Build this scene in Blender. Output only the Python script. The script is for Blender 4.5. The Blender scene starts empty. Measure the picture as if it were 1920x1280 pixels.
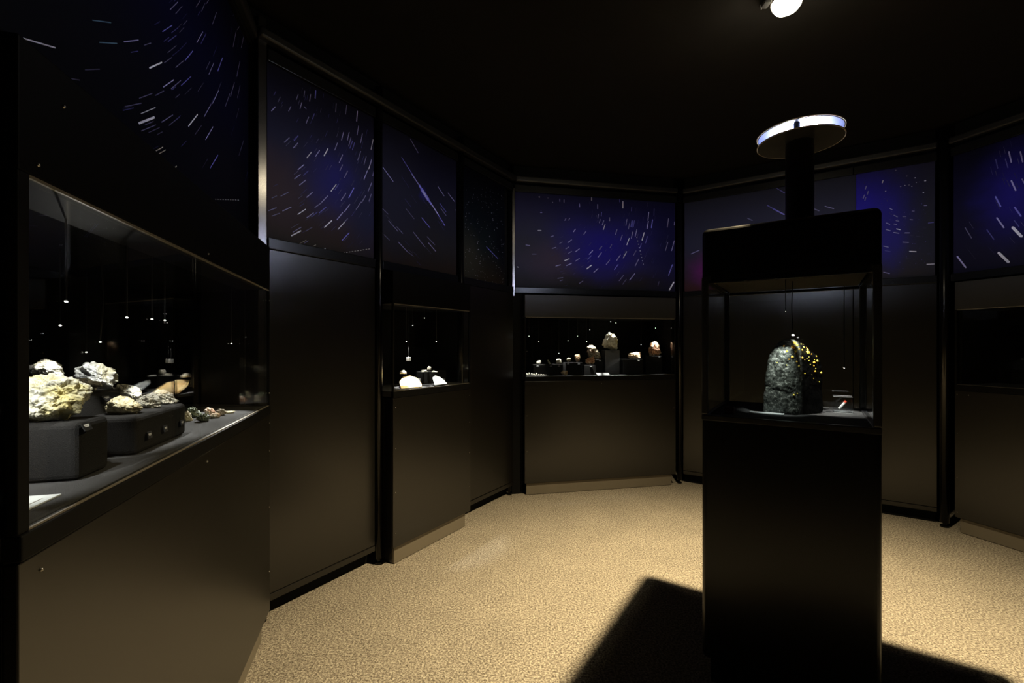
import bpy, bmesh, math, random
import numpy as np
from mathutils import Vector, noise
from mathutils.bvhtree import BVHTree

scene = bpy.context.scene
col = scene.collection
F_PX, CX, HZ, CAM_H = 856.0, 960.0, 648.0, 1.35     # focal length and horizon of a 1920x1280 frame

# ---------------------------------------------------------------- camera, exposure, world, lights
cam_d = bpy.data.cameras.new('camera')
cam_d.sensor_width = 36.0
cam_d.lens = 36.0 * F_PX / 1920.0
cam_d.shift_y = (HZ - 640.0) / 1920.0
cam_d.clip_start = 0.02
cam = bpy.data.objects.new('camera', cam_d)
cam.location = (0, 0, CAM_H)
cam.rotation_euler = (math.radians(90), 0, 0)
col.objects.link(cam)
scene.camera = cam

scene.view_settings.view_transform = 'Standard'
scene.view_settings.look = 'None'
scene.view_settings.exposure = 0.0
scene.view_settings.gamma = 1.0
scene.view_settings.use_curve_mapping = False

world = bpy.data.worlds.new('dark_room_world')
world.use_nodes = True
world.node_tree.nodes['Background'].inputs[0].default_value = (0, 0, 0, 1)
world.node_tree.nodes['Background'].inputs[1].default_value = 0.0
scene.world = world

LAMP = Vector((1.25, 2.077, 2.862))
LAMP_POWER = 800.0
LAMP_COLOR = (1.0, 0.79, 0.46)
LED_STRENGTH = 1500.0
LED_COLOR = (0.70, 0.76, 1.0)
FIBRE = 2.0


def spot(name, loc, target, power, angle, blend=0.5, color=(1, 1, 1), radius=0.004):
    d = bpy.data.lights.new(name, 'SPOT')
    d.energy = power
    d.color = color
    d.spot_size = math.radians(angle)
    d.spot_blend = blend
    d.shadow_soft_size = radius
    o = bpy.data.objects.new(name, d)
    o.location = loc
    o.rotation_euler = (Vector(target) - Vector(loc)).to_track_quat('-Z', 'Y').to_euler()
    col.objects.link(o)
    return o


spot('ceiling_spot_light', LAMP, (0.98, 1.82, 0), LAMP_POWER, 111, 0.92, LAMP_COLOR, 0.022)

# ---------------------------------------------------------------- materials
MATS = {}


def new_mat(name):
    m = bpy.data.materials.new(name)
    m.use_nodes = True
    nt = m.node_tree
    return m, nt, nt.nodes['Principled BSDF']


def node(nt, typ, **kw):
    n = nt.nodes.new(typ)
    for k, v in kw.items():
        setattr(n, k, v)
    return n


def simple(name, color, rough=0.5, metal=0.0, spec=0.5, nscale=60.0, namt=0.15, bump=0.0, coat=0.0, detail=4.0):
    m, nt, b = new_mat(name)
    tc = node(nt, 'ShaderNodeTexCoord')
    nz = node(nt, 'ShaderNodeTexNoise')
    nz.inputs['Scale'].default_value = nscale
    nz.inputs['Detail'].default_value = detail
    nt.links.new(tc.outputs['Object'], nz.inputs['Vector'])
    mx = node(nt, 'ShaderNodeMix', data_type='RGBA')
    mx.inputs[6].default_value = tuple(c * (1 - namt) for c in color) + (1,)
    mx.inputs[7].default_value = tuple(min(1, c * (1 + namt)) for c in color) + (1,)
    nt.links.new(nz.outputs['Fac'], mx.inputs[0])
    nt.links.new(mx.outputs[2], b.inputs['Base Color'])
    b.inputs['Roughness'].default_value = rough
    b.inputs['Metallic'].default_value = metal
    b.inputs['Specular IOR Level'].default_value = spec
    b.inputs['Coat Weight'].default_value = coat
    if bump > 0:
        bp = node(nt, 'ShaderNodeBump')
        bp.inputs['Strength'].default_value = bump
        bp.inputs['Distance'].default_value = 0.002
        nt.links.new(nz.outputs['Fac'], bp.inputs['Height'])
        nt.links.new(bp.outputs['Normal'], b.inputs['Normal'])
    MATS[name] = m
    return m


def emit(name, color, strength):
    m = bpy.data.materials.new(name)
    m.use_nodes = True
    nt = m.node_tree
    nt.nodes.clear()
    e = node(nt, 'ShaderNodeEmission')
    e.inputs[0].default_value = tuple(color) + (1,)
    e.inputs[1].default_value = strength
    o = node(nt, 'ShaderNodeOutputMaterial')
    nt.links.new(e.outputs[0], o.inputs[0])
    return m


def glass_mat(name, tint=(0.97, 0.98, 0.97), ior=1.45, rough=0.0, gain=1.0):
    m = bpy.data.materials.new(name)
    m.use_nodes = True
    nt = m.node_tree
    nt.nodes.clear()
    t = node(nt, 'ShaderNodeBsdfTransparent')
    t.inputs[0].default_value = tint + (1,)
    g = node(nt, 'ShaderNodeBsdfGlossy')
    g.inputs['Roughness'].default_value = rough
    g.inputs[0].default_value = (gain, gain, gain, 1)
    # Schlick reflectance, the same from either side of the pane
    lw = node(nt, 'ShaderNodeLayerWeight')
    lw.inputs['Blend'].default_value = 0.5
    pw = node(nt, 'ShaderNodeMath', operation='POWER')
    pw.inputs[1].default_value = 5.0
    nt.links.new(lw.outputs['Facing'], pw.inputs[0])
    f0 = ((ior - 1) / (ior + 1)) ** 2
    ma = node(nt, 'ShaderNodeMath', operation='MULTIPLY_ADD')
    ma.inputs[1].default_value = 1 - f0
    ma.inputs[2].default_value = f0
    nt.links.new(pw.outputs[0], ma.inputs[0])
    mx = node(nt, 'ShaderNodeMixShader')
    nt.links.new(ma.outputs[0], mx.inputs[0])
    nt.links.new(t.outputs[0], mx.inputs[1])
    nt.links.new(g.outputs[0], mx.inputs[2])
    o = node(nt, 'ShaderNodeOutputMaterial')
    nt.links.new(mx.outputs[0], o.inputs[0])
    return m


def rock_mat(name, c1, c2, c3=None, scale=40.0, rough=0.7, bump=0.6, metal=0.0, spec=0.4):
    m, nt, b = new_mat(name)
    tc = node(nt, 'ShaderNodeTexCoord')
    nz = node(nt, 'ShaderNodeTexNoise')
    nz.inputs['Scale'].default_value = scale
    nz.inputs['Detail'].default_value = 8
    nz.inputs['Roughness'].default_value = 0.65
    nt.links.new(tc.outputs['Object'], nz.inputs['Vector'])
    cr = node(nt, 'ShaderNodeValToRGB')
    cr.color_ramp.elements[0].position = 0.36
    cr.color_ramp.elements[0].color = tuple(c1) + (1,)
    cr.color_ramp.elements[1].position = 0.60
    cr.color_ramp.elements[1].color = tuple(c2) + (1,)
    nt.links.new(nz.outputs['Fac'], cr.inputs[0])
    out = cr.outputs[0]
    if c3:
        n2 = node(nt, 'ShaderNodeTexNoise')
        n2.inputs['Scale'].default_value = scale * 0.45
        n2.inputs['Detail'].default_value = 5
        mp = node(nt, 'ShaderNodeMapping')
        mp.inputs['Location'].default_value = (3.1, 7.7, 1.3)
        nt.links.new(tc.outputs['Object'], mp.inputs[0])
        nt.links.new(mp.outputs[0], n2.inputs['Vector'])
        r2 = node(nt, 'ShaderNodeMapRange')
        r2.inputs[1].default_value = 0.50
        r2.inputs[2].default_value = 0.62
        nt.links.new(n2.outputs['Fac'], r2.inputs[0])
        mx = node(nt, 'ShaderNodeMix', data_type='RGBA')
        nt.links.new(r2.outputs[0], mx.inputs[0])
        nt.links.new(out, mx.inputs[6])
        mx.inputs[7].default_value = tuple(c3) + (1,)
        out = mx.outputs[2]
    nt.links.new(out, b.inputs['Base Color'])
    b.inputs['Roughness'].default_value = rough
    b.inputs['Metallic'].default_value = metal
    b.inputs['Specular IOR Level'].default_value = spec
    n3 = node(nt, 'ShaderNodeTexNoise')
    n3.inputs['Scale'].default_value = scale * 4
    n3.inputs['Detail'].default_value = 6
    nt.links.new(tc.outputs['Object'], n3.inputs['Vector'])
    bp = node(nt, 'ShaderNodeBump')
    bp.inputs['Strength'].default_value = bump
    bp.inputs['Distance'].default_value = 0.003
    nt.links.new(n3.outputs['Fac'], bp.inputs['Height'])
    nt.links.new(bp.outputs['Normal'], b.inputs['Normal'])
    return m


M_PANEL = simple('dark_laminate', (0.0066, 0.0058, 0.0046), 0.31, spec=0.68, nscale=3.0, namt=0.10)
M_BLACK = simple('black_lacquer', (0.003, 0.003, 0.003), 0.25, spec=0.3, nscale=20, namt=0.2)
M_FRAME = simple('black_frame_metal', (0.018, 0.018, 0.019), 0.30, spec=0.6, nscale=30, namt=0.2)
M_TRIM = simple('matt_black_trim', (0.004, 0.004, 0.004), 0.6, spec=0.12, nscale=30, namt=0.2)
M_POST = simple('satin_upright_face', (0.13, 0.125, 0.12), 0.21, metal=0.9, spec=0.5, nscale=40, namt=0.15)
M_STRIP = MATS['satin_upright_face']
M_POST = simple('black_anodised_post', (0.035, 0.034, 0.033), 0.22, metal=0.9, spec=0.6, nscale=30, namt=0.1)
M_KICK = simple('grey_kick_board', (0.20, 0.175, 0.135), 0.45, metal=0.15, nscale=5, namt=0.08)
M_FELT = simple('charcoal_felt', (0.060, 0.060, 0.062), 0.95, spec=0.1, nscale=700, namt=0.6, bump=0.8)
M_FELT2 = simple('dark_felt_riser', (0.022, 0.0215, 0.0215), 0.95, spec=0.08, nscale=600, namt=0.65, bump=0.9)
M_FELTG = simple('grey_fabric_riser', (0.10, 0.10, 0.105), 0.9, spec=0.1, nscale=500, namt=0.4, bump=0.6)
M_INSIDE = simple('matt_black_lining', (0.006, 0.006, 0.006), 0.95, spec=0.04, nscale=40, namt=0.2)
M_CEIL = simple('black_ceiling_paint', (0.008, 0.007, 0.0065), 0.85, spec=0.15, nscale=8, namt=0.25)
M_DARK = simple('black_wall_paint', (0.005, 0.005, 0.005), 0.8, spec=0.15, nscale=8, namt=0.2)
M_RAIL = simple('black_rail', (0.007, 0.007, 0.007), 0.27, spec=0.28, nscale=10, namt=0.2)
M_TRIMB = simple('cable_duct_grey', (0.012, 0.012, 0.013), 0.45, nscale=10, namt=0.15)
M_SCREW = simple('steel_screw', (0.55, 0.53, 0.5), 0.3, metal=1.0, nscale=50, namt=0.1)
M_BRASS = simple('brass_screw', (0.55, 0.32, 0.12), 0.3, metal=1.0, nscale=50, namt=0.1)
M_TAG = simple('black_tag_plate', (0.03, 0.03, 0.032), 0.35, spec=0.5, nscale=50, namt=0.1)
M_WHITE = simple('white_print', (0.80, 0.80, 0.80), 0.6, nscale=50, namt=0.03)
M_PAPER = simple('white_card', (0.60, 0.64, 0.66), 0.55, nscale=30, namt=0.05)
M_DISC = simple('satin_aluminium_disc', (0.11, 0.105, 0.10), 0.22, metal=0.6, nscale=12, namt=0.1)
M_DISCIN = simple('blue_grey_reflector', (0.010, 0.014, 0.034), 0.5, nscale=12, namt=0.02)
M_RIM = simple('lamp_lit_rim', (0.75, 0.62, 0.45), 0.4, metal=0.5, nscale=12, namt=0.1)  # pale warm tone paints the ceiling lamp's highlight on the disc edges
M_TUBE = simple('dark_bronze_tube', (0.016, 0.012, 0.009), 0.35, metal=0.2, nscale=12, namt=0.2)
M_FIBRE = simple('black_fibre_cable', (0.02, 0.02, 0.02), 0.4, nscale=40, namt=0.2)
M_GLASS = glass_mat('display_glass')
M_ACRYL = glass_mat('clear_acrylic', (0.93, 0.95, 0.96), 1.49)
M_TIP = emit('fibre_tip_glow', (1.0, 0.96, 0.88), 6.0)
M_BULB = emit('lamp_lens_glow', (1.0, 0.88, 0.62), 170.0)
M_LED = emit('led_strip_glow', LED_COLOR, LED_STRENGTH)

R_PYRITE = rock_mat('grey_yellow_ore', (0.20, 0.20, 0.18), (0.62, 0.61, 0.50), (0.52, 0.46, 0.20), 24, 0.6)
R_WHITE = rock_mat('white_quartz_rock', (0.35, 0.32, 0.24), (0.85, 0.83, 0.74), (0.60, 0.52, 0.30), 30, 0.55)
R_SILVER = rock_mat('silver_galena', (0.12, 0.13, 0.14), (0.62, 0.63, 0.62), (0.40, 0.38, 0.28), 28, 0.45, metal=0.2)
R_GOLD = rock_mat('yellow_pyrite', (0.30, 0.25, 0.14), (0.70, 0.64, 0.44), (0.45, 0.38, 0.22), 60, 0.6)
R_GREY = rock_mat('grey_speckled_rock', (0.10, 0.10, 0.09), (0.42, 0.41, 0.35), (0.30, 0.28, 0.22), 45, 0.65)
R_BROWN = rock_mat('brown_crusted_rock', (0.10, 0.06, 0.03), (0.50, 0.46, 0.36), (0.22, 0.12, 0.06), 40, 0.7)
R_TAN = rock_mat('tan_orange_rock', (0.30, 0.14, 0.06), (0.75, 0.55, 0.34), (0.80, 0.72, 0.58), 50, 0.7)
R_RED = rock_mat('pinkish_red_rock', (0.28, 0.10, 0.05), (0.62, 0.36, 0.22), (0.80, 0.68, 0.55), 50, 0.7)
R_GREEN = rock_mat('green_black_rock', (0.03, 0.05, 0.03), (0.30, 0.36, 0.24), (0.10, 0.14, 0.08), 60, 0.5)
R_AMBER = rock_mat('amber_slab', (0.75, 0.45, 0.15), (0.95, 0.75, 0.42), None, 20, 0.35, 0.1)
R_METEOR = None


def carpet_mat():
    m, nt, b = new_mat('speckled_beige_carpet')
    tc = node(nt, 'ShaderNodeTexCoord')
    n1 = node(nt, 'ShaderNodeTexNoise')
    n1.inputs['Scale'].default_value = 105
    n1.inputs['Detail'].default_value = 5
    n1.inputs['Roughness'].default_value = 0.85
    n2 = node(nt, 'ShaderNodeTexNoise')
    n2.inputs['Scale'].default_value = 4
    n2.inputs['Detail'].default_value = 3
    vo = node(nt, 'ShaderNodeTexVoronoi')
    vo.inputs['Scale'].default_value = 220
    for t in (n1, n2, vo):
        nt.links.new(tc.outputs['Object'], t.inputs['Vector'])
    cr = node(nt, 'ShaderNodeValToRGB')
    e = cr.color_ramp.elements
    e[0].position, e[0].color = 0.41, (0.115, 0.096, 0.078, 1)
    e[1].position, e[1].color = 0.59, (0.66, 0.61, 0.50, 1)
    k = e.new(0.5)
    k.color = (0.345, 0.300, 0.240, 1)
    nt.links.new(n1.outputs['Fac'], cr.inputs[0])
    mr = node(nt, 'ShaderNodeMapRange')
    mr.inputs[1].default_value, mr.inputs[2].default_value = 0.3, 0.7
    mr.inputs[3].default_value, mr.inputs[4].default_value = 0.93, 1.07
    nt.links.new(n2.outputs['Fac'], mr.inputs[0])
    mul = node(nt, 'ShaderNodeVectorMath', operation='MULTIPLY')
    nt.links.new(cr.outputs[0], mul.inputs[0])
    nt.links.new(mr.outputs[0], mul.inputs[1])
    nt.links.new(mul.outputs[0], b.inputs['Base Color'])
    b.inputs['Roughness'].default_value = 0.95
    b.inputs['Specular IOR Level'].default_value = 0.1
    bp = node(nt, 'ShaderNodeBump')
    bp.inputs['Strength'].default_value = 0.7
    bp.inputs['Distance'].default_value = 0.004
    nt.links.new(vo.outputs['Distance'], bp.inputs['Height'])
    nt.links.new(bp.outputs['Normal'], b.inputs['Normal'])
    return m


M_CARPET = carpet_mat()


def poster_mat(name, bottom, top, blobs, extra=None):
    """night-sky print: vertical gradient, soft colour clouds, fine mottling, over UV"""
    m, nt, b = new_mat(name)
    uv = node(nt, 'ShaderNodeUVMap')
    uv.uv_map = 'UVMap'
    nz = node(nt, 'ShaderNodeTexNoise')
    nz.inputs['Scale'].default_value = 5
    nz.inputs['Detail'].default_value = 4
    nt.links.new(uv.outputs[0], nz.inputs['Vector'])
    sub = node(nt, 'ShaderNodeVectorMath', operation='SUBTRACT')
    nt.links.new(nz.outputs['Color'], sub.inputs[0])
    sub.inputs[1].default_value = (0.5, 0.5, 0.5)
    sc = node(nt, 'ShaderNodeVectorMath', operation='SCALE')
    nt.links.new(sub.outputs[0], sc.inputs[0])
    sc.inputs['Scale'].default_value = 0.18
    add = node(nt, 'ShaderNodeVectorMath', operation='ADD')
    nt.links.new(uv.outputs[0], add.inputs[0])
    nt.links.new(sc.outputs[0], add.inputs[1])
    sep = node(nt, 'ShaderNodeSeparateXYZ')
    nt.links.new(add.outputs[0], sep.inputs[0])
    ramp = node(nt, 'ShaderNodeValToRGB')
    el = ramp.color_ramp.elements
    dk = lambda c: tuple(x * (0.62 if max(c) < 0.15 else 0.9) for x in c)
    stops = [(p, dk(c)) for p, c in bottom + top]
    blobs = [(u, v, ru, rv, dk(c)) for u, v, ru, rv, c in blobs]
    el[0].position, el[0].color = stops[0][0], tuple(stops[0][1]) + (1,)
    el[1].position, el[1].color = stops[-1][0], tuple(stops[-1][1]) + (1,)
    for p, c in stops[1:-1]:
        k = el.new(p)
        k.color = tuple(c) + (1,)
    nt.links.new(sep.outputs[1], ramp.inputs[0])
    out = ramp.outputs[0]
    for (u, v, ru, rv, c) in blobs:
        s = node(nt, 'ShaderNodeVectorMath', operation='SUBTRACT')
        nt.links.new(add.outputs[0], s.inputs[0])
        s.inputs[1].default_value = (u, v, 0)
        d = node(nt, 'ShaderNodeVectorMath', operation='MULTIPLY')
        nt.links.new(s.outputs[0], d.inputs[0])
        d.inputs[1].default_value = (1 / ru, 1 / rv, 0)
        ln = node(nt, 'ShaderNodeVectorMath', operation='LENGTH')
        nt.links.new(d.outputs[0], ln.inputs[0])
        mr = node(nt, 'ShaderNodeMapRange', interpolation_type='SMOOTHSTEP')
        mr.inputs[1].default_value, mr.inputs[2].default_value = 0.0, 1.0
        mr.inputs[3].default_value, mr.inputs[4].default_value = 1.0, 0.0
        nt.links.new(ln.outputs['Value'], mr.inputs[0])
        mx = node(nt, 'ShaderNodeMix', data_type='RGBA')
        nt.links.new(mr.outputs[0], mx.inputs[0])
        nt.links.new(out, mx.inputs[6])
        mx.inputs[7].default_value = tuple(c) + (1,)
        out = mx.outputs[2]
    nt.links.new(out, b.inputs['Base Color'])
    b.inputs['Roughness'].default_value = 0.5
    b.inputs['Specular IOR Level'].default_value = 0.08
    return m


def streak_mat():
    m, nt, b = new_mat('star_trail_ink')
    a = node(nt, 'ShaderNodeAttribute')
    a.attribute_name = 'ink'
    nt.links.new(a.outputs['Color'], b.inputs['Base Color'])
    b.inputs['Roughness'].default_value = 0.5
    b.inputs['Specular IOR Level'].default_value = 0.2
    return m


M_INK = streak_mat()

# ---------------------------------------------------------------- helpers


def tag(o, label=None, cat=None, group=None, kind=None):
    if label:
        o['label'] = label
    if cat:
        o['category'] = cat
    if group:
        o['group'] = group
    if kind:
        o['kind'] = kind
    return o


def empty(name, loc, label=None, cat=None, group=None, kind=None):
    o = bpy.data.objects.new(name, None)
    o.empty_display_size = 0.1
    o.location = loc
    col.objects.link(o)
    return tag(o, label, cat, group, kind)


def world_loc(o):
    v = Vector(o.location)
    while o.parent:
        o = o.parent
        v += Vector(o.location)
    return v


def link_bm(name, bm, mat, parent=None, smooth=False, origin=None):
    bmesh.ops.recalc_face_normals(bm, faces=bm.faces)
    if parent is not None:
        off = world_loc(parent)
    elif origin is not None:
        off = Vector(origin)
    else:
        vs = [v.co for v in bm.verts]
        off = Vector((sum(v.x for v in vs) / len(vs), sum(v.y for v in vs) / len(vs), min(v.z for v in vs)))
    bmesh.ops.translate(bm, verts=bm.verts, vec=-off)
    me = bpy.data.meshes.new(name)
    bm.to_mesh(me)
    bm.free()
    me.materials.append(mat)
    if smooth:
        for p in me.polygons:
            p.use_smooth = True
    o = bpy.data.objects.new(name, me)
    col.objects.link(o)
    if parent is not None:
        o.parent = parent
    else:
        o.location = off
    return o


class Wall:
    def __init__(s, ax, ay):
        l = math.hypot(ax, ay)
        s.a = Vector((ax / l, ay / l, 0))
        s.n = Vector((ay / l, -ax / l, 0))     # towards the room

    def pt(s, u, q, z):
        v = s.a * u + s.n * q
        return Vector((v.x, v.y, z))

    def depth(s, px, q):
        r = (px - CX) / F_PX
        return q / (s.n.x * r + s.n.y)

    def u(s, px, q):
        t = s.depth(px, q)
        r = (px - CX) / F_PX
        return s.a.x * r * t + s.a.y * t

    def uz(s, px, py, q):
        t = s.depth(px, q)
        return s.u(px, q), CAM_H + (HZ - py) / F_PX * t


WA = Wall(-0.268, 0.963)
WB = Wall(0.54, 0.8417)
WE = Wall(0.979, 0.206)
WF = Wall(0.827, -0.562)
WG = Wall(0.31, -0.951)


def at(px, py, Y):
    return Vector(((px - CX) / F_PX * Y, Y, CAM_H + (HZ - py) / F_PX * Y))


def bm_hexa(bm, pts):
    v = [bm.verts.new(p) for p in pts]
    for f in ((0, 1, 2, 3), (4, 5, 6, 7), (0, 1, 5, 4), (1, 2, 6, 5), (2, 3, 7, 6), (3, 0, 4, 7)):
        bm.faces.new([v[i] for i in f])
    return v


def wbox_bm(W, u0, u1, q0, q1, z0, z1, bevel=0.0, seg=2, bm=None):
    bm = bm or bmesh.new()
    bm_hexa(bm, [W.pt(u0, q0, z0), W.pt(u1, q0, z0), W.pt(u1, q1, z0), W.pt(u0, q1, z0),
                 W.pt(u0, q0, z1), W.pt(u1, q0, z1), W.pt(u1, q1, z1), W.pt(u0, q1, z1)])
    if bevel > 0:
        bmesh.ops.recalc_face_normals(bm, faces=bm.faces)
        bmesh.ops.bevel(bm, geom=bm.edges[:], offset=bevel, segments=seg, profile=0.5, affect='EDGES')
    return bm


def wbox(name, W, u0, u1, q0, q1, z0, z1, mat, parent=None, bevel=0.0, seg=2):
    return link_bm(name, wbox_bm(W, u0, u1, q0, q1, z0, z1, bevel, seg), mat, parent)


def prism_bm(poly, z0, z1, bm=None):
    bm = bm or bmesh.new()
    lo = [bm.verts.new((p[0], p[1], z0)) for p in poly]
    hi = [bm.verts.new((p[0], p[1], z1)) for p in poly]
    bm.faces.new(lo)
    bm.faces.new(hi)
    n = len(poly)
    for i in range(n):
        bm.faces.new((lo[i], lo[(i + 1) % n], hi[(i + 1) % n], hi[i]))
    return bm


def lathe_bm(prof, seg=24, c=(0, 0, 0), bm=None):
    bm = bm or bmesh.new()
    rings = []
    for r, z in prof:
        if r < 1e-6:
            rings.append([bm.verts.new((c[0], c[1], c[2] + z))])
        else:
            rings.append([bm.verts.new((c[0] + r * math.cos(2 * math.pi * i / seg),
                                        c[1] + r * math.sin(2 * math.pi * i / seg), c[2] + z)) for i in range(seg)])
    for A, B in zip(rings, rings[1:]):
        for i in range(seg):
            j = (i + 1) % seg
            if len(A) == 1 and len(B) > 1:
                bm.faces.new((A[0], B[i], B[j]))
            elif len(B) == 1 and len(A) > 1:
                bm.faces.new((A[i], A[j], B[0]))
            elif len(A) > 1:
                bm.faces.new((A[i], A[j], B[j], B[i]))
    return bm


def tube_bm(pts, r, seg=8, bm=None):
    bm = bm or bmesh.new()
    pts = [Vector(p) for p in pts]
    rings = []
    for i, p in enumerate(pts):
        d = (pts[min(i + 1, len(pts) - 1)] - pts[max(i - 1, 0)]).normalized()
        up = Vector((0, 0, 1)) if abs(d.z) < 0.9 else Vector((1, 0, 0))
        x = d.cross(up).normalized()
        y = d.cross(x).normalized()
        rings.append([bm.verts.new(p + (x * math.cos(2 * math.pi * k / seg) + y * math.sin(2 * math.pi * k / seg)) * r)
                      for k in range(seg)])
    for A, B in zip(rings, rings[1:]):
        for k in range(seg):
            bm.faces.new((A[k], A[(k + 1) % seg], B[(k + 1) % seg], B[k]))
    bm.faces.new(rings[0])
    bm.faces.new(rings[-1])
    return bm


def sphere_bm(c, r, sub=2, squash=1.0, bm=None):
    bm = bm or bmesh.new()
    g = bmesh.ops.create_icosphere(bm, subdivisions=sub, radius=r)
    for v in g['verts']:
        v.co = Vector((v.co.x + c[0], v.co.y + c[1], v.co.z * squash + c[2]))
    return bm


def screw(W, u, q, z, parent, mat=None, r=0.0035):
    bm = bmesh.new()
    bmesh.ops.create_icosphere(bm, subdivisions=1, radius=r)
    c = W.pt(u, q, z)
    for v in bm.verts:
        v.co = v.co + c
    return link_bm('screw', bm, mat or M_SCREW, parent, smooth=True)


# ---------------------------------------------------------------- room shell
ZG0, ZG1, ZH, ZP0, ZP1, ZC = 1.07, 1.61, 1.81, 1.882, 2.75, 3.0

bm = prism_bm([(-4, -3), (6.5, -3), (6.5, 6.5), (-4, 6.5)], -0.06, 0.0)
tag(link_bm('floor', bm, M_CARPET, origin=(0, 0, 0)), kind='structure')
bm = prism_bm([(-4, -3), (6.5, -3), (6.5, 6.5), (-4, 6.5)], ZC, ZC + 0.1)
tag(link_bm('ceiling', bm, M_CEIL, origin=(0, 0, ZC)), kind='structure')
for nm, poly in (('wall_outer_left', [(-4.1, -3), (-4, -3), (-4, 6.5), (-4.1, 6.5)]),
                 ('wall_outer_right', [(6.5, -3), (6.6, -3), (6.6, 6.5), (6.5, 6.5)]),
                 ('wall_outer_back', [(-4, 6.5), (6.5, 6.5), (6.5, 6.6), (-4, 6.6)]),
                 ('wall_outer_front', [(-4, -3.1), (6.5, -3.1), (6.5, -3), (-4, -3)])):
    tag(link_bm(nm, prism_bm(poly, 0, ZC), M_DARK), kind='structure')

QB = -2.22      # panel plane of the left wall
# left wall (runs past two tall panels with one case between)
wl = empty('wall_left', WB.pt(3.0, QB, 0), kind='structure')
B0, B1 = WB.u(489, QB), WB.u(703, QB)
C0, C1 = WB.u(717, QB), WB.u(858, QB)
D0, D1 = WB.u(870, QB), WB.u(962, QB)
for (u0, u1) in ((B0, B1), (D0 - 0.0, D1)):
    wbox('wall_panel', WB, u0, u1, QB - 0.02, QB, 0.128, 1.825, M_PANEL, wl, 0.002)
    wbox('bottom_rail', WB, u0, u1, QB - 0.03, QB + 0.004, 0.092, 0.126, M_PANEL, wl, 0.003)
    wbox('recessed_skirting', WB, u0, u1, QB - 0.10, QB - 0.07, 0, 0.092, M_DARK, wl)
for (u0, u1) in ((WB.u(502, QB), B1), (C0, C1), (D0, D1)):
    wbox('rail', WB, u0, u1, QB - 0.03, QB + 0.006, 1.827, ZP0, M_RAIL, wl, 0.003)
    wbox('top_rail', WB, u0, u1, QB - 0.03, QB + 0.006, ZP1, 2.81, M_RAIL, wl, 0.003)
wbox('upper_backing', WB, B0 - 0.1, D1, QB - 0.07, QB - 0.05, 1.83, ZC, M_DARK, wl)

QE = -4.045
we = empty('wall_back', WE.pt(0.8, QE, 0), kind='structure')
E0, E1 = WE.u(965.5, QE), WE.u(1268, QE)
wbox('rail', WE, E0, E1, QE - 0.03, QE + 0.006, 1.827, ZP0, M_RAIL, we, 0.003)
wbox('top_rail', WE, E0, E1, QE - 0.03, QE + 0.006, ZP1, 2.81, M_RAIL, we, 0.003)
wbox('upper_backing', WE, E0, E1, QE - 0.07, QE - 0.05, 1.83, ZC, M_DARK, we)

QF = -4.66
wf = empty('wall_right', WF.pt(0, QF, 0), kind='structure')
F0, FM, F1 = WF.u(1281, QF), WF.u(1600, QF), WF.u(1757, QF)
for (u0, u1) in ((F0, FM - 0.002), (FM + 0.002, F1)):
    wbox('wall_panel', WF, u0, u1, QF - 0.02, QF, 0.128, 1.825, M_PANEL, wf, 0.002)
    wbox('bottom_rail', WF, u0, u1, QF - 0.03, QF + 0.004, 0.092, 0.126, M_PANEL, wf, 0.003)
    wbox('recessed_skirting', WF, u0, u1, QF - 0.09, QF - 0.06, 0, 0.092, M_DARK, wf)
    wbox('rail', WF, u0, u1, QF - 0.03, QF + 0.006, 1.827, ZP0, M_RAIL, wf, 0.003)
    wbox('top_rail', WF, u0, u1, QF - 0.03, QF + 0.006, ZP1, 2.81, M_RAIL, wf, 0.003)
wbox('upper_backing', WF, F0, F1, QF - 0.07, QF - 0.05, 1.83, ZC, M_DARK, wf)

QG = -4.14
G0, G1 = WG.u(1783, QG), WG.u(1783, QG) + 1.5
wg = empty('wall_far_right', WG.pt(G0 + 0.7, QG, 0), kind='structure')
wbox('rail', WG, G0, G1, QG - 0.03, QG + 0.006, 1.827, ZP0, M_RAIL, wg, 0.003)
wbox('top_rail', WG, G0, G1, QG - 0.03, QG + 0.006, ZP1, 2.81, M_RAIL, wg, 0.003)
wbox('upper_backing', WG, G0, G1, QG - 0.07, QG - 0.05, 1.83, ZC, M_DARK, wg)

QA = -0.625
A0, A1 = 0.10, WA.u(489, QA)
wa = empty('wall_near_left', WA.pt(1.2, QA, 0), kind='structure')
wbox('rail', WA, A0, A1, QA - 0.03, QA + 0.006, 1.827, ZP0, M_RAIL, wa, 0.003)
wbox('top_rail', WA, A0, A1, QA - 0.03, QA + 0.006, 2.80, 2.83, M_RAIL, wa, 0.003)
wbox('upper_backing', WA, A0, A1, QA - 0.07, QA - 0.05, 1.83, ZC, M_DARK, wa)
# closing walls behind and beside the camera (the rest of the eight-sided room)
for i, (p, q) in enumerate((((-0.66, 0.0), (0.3, -1.6)), ((0.3, -1.6), (2.3, -2.2)), ((2.3, -2.2), (4.2, -0.9)), ((4.2, -0.9), (3.95, 1.0)))):
    d = (Vector(q) - Vector(p)).normalized()
    nn = Vector((d.y, -d.x)) * 0.05
    tag(link_bm('wall_behind_%s' % 'abcd'[i], prism_bm([p, q, (q[0] + nn.x, q[1] + nn.y), (p[0] + nn.x, p[1] + nn.y)], 0, ZC), M_DARK),
        kind='structure')

# cable duct / cornice along the wall tops
k = 0
for (W, u0, u1, q) in ((WA, A0, A1, QA), (WB, B0 - 0.02, D1, QB), (WE, E0, E1, QE), (WF, F0, F1, QF), (WG, G0, G1, QG)):
    k += 1
    tag(wbox('trim_%d' % k, W, u0, u1, q - 0.02, q + 0.035, 2.835, 2.885, M_TRIMB, None, 0.012, 3), kind='structure')

# ---------------------------------------------------------------- posts


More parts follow.
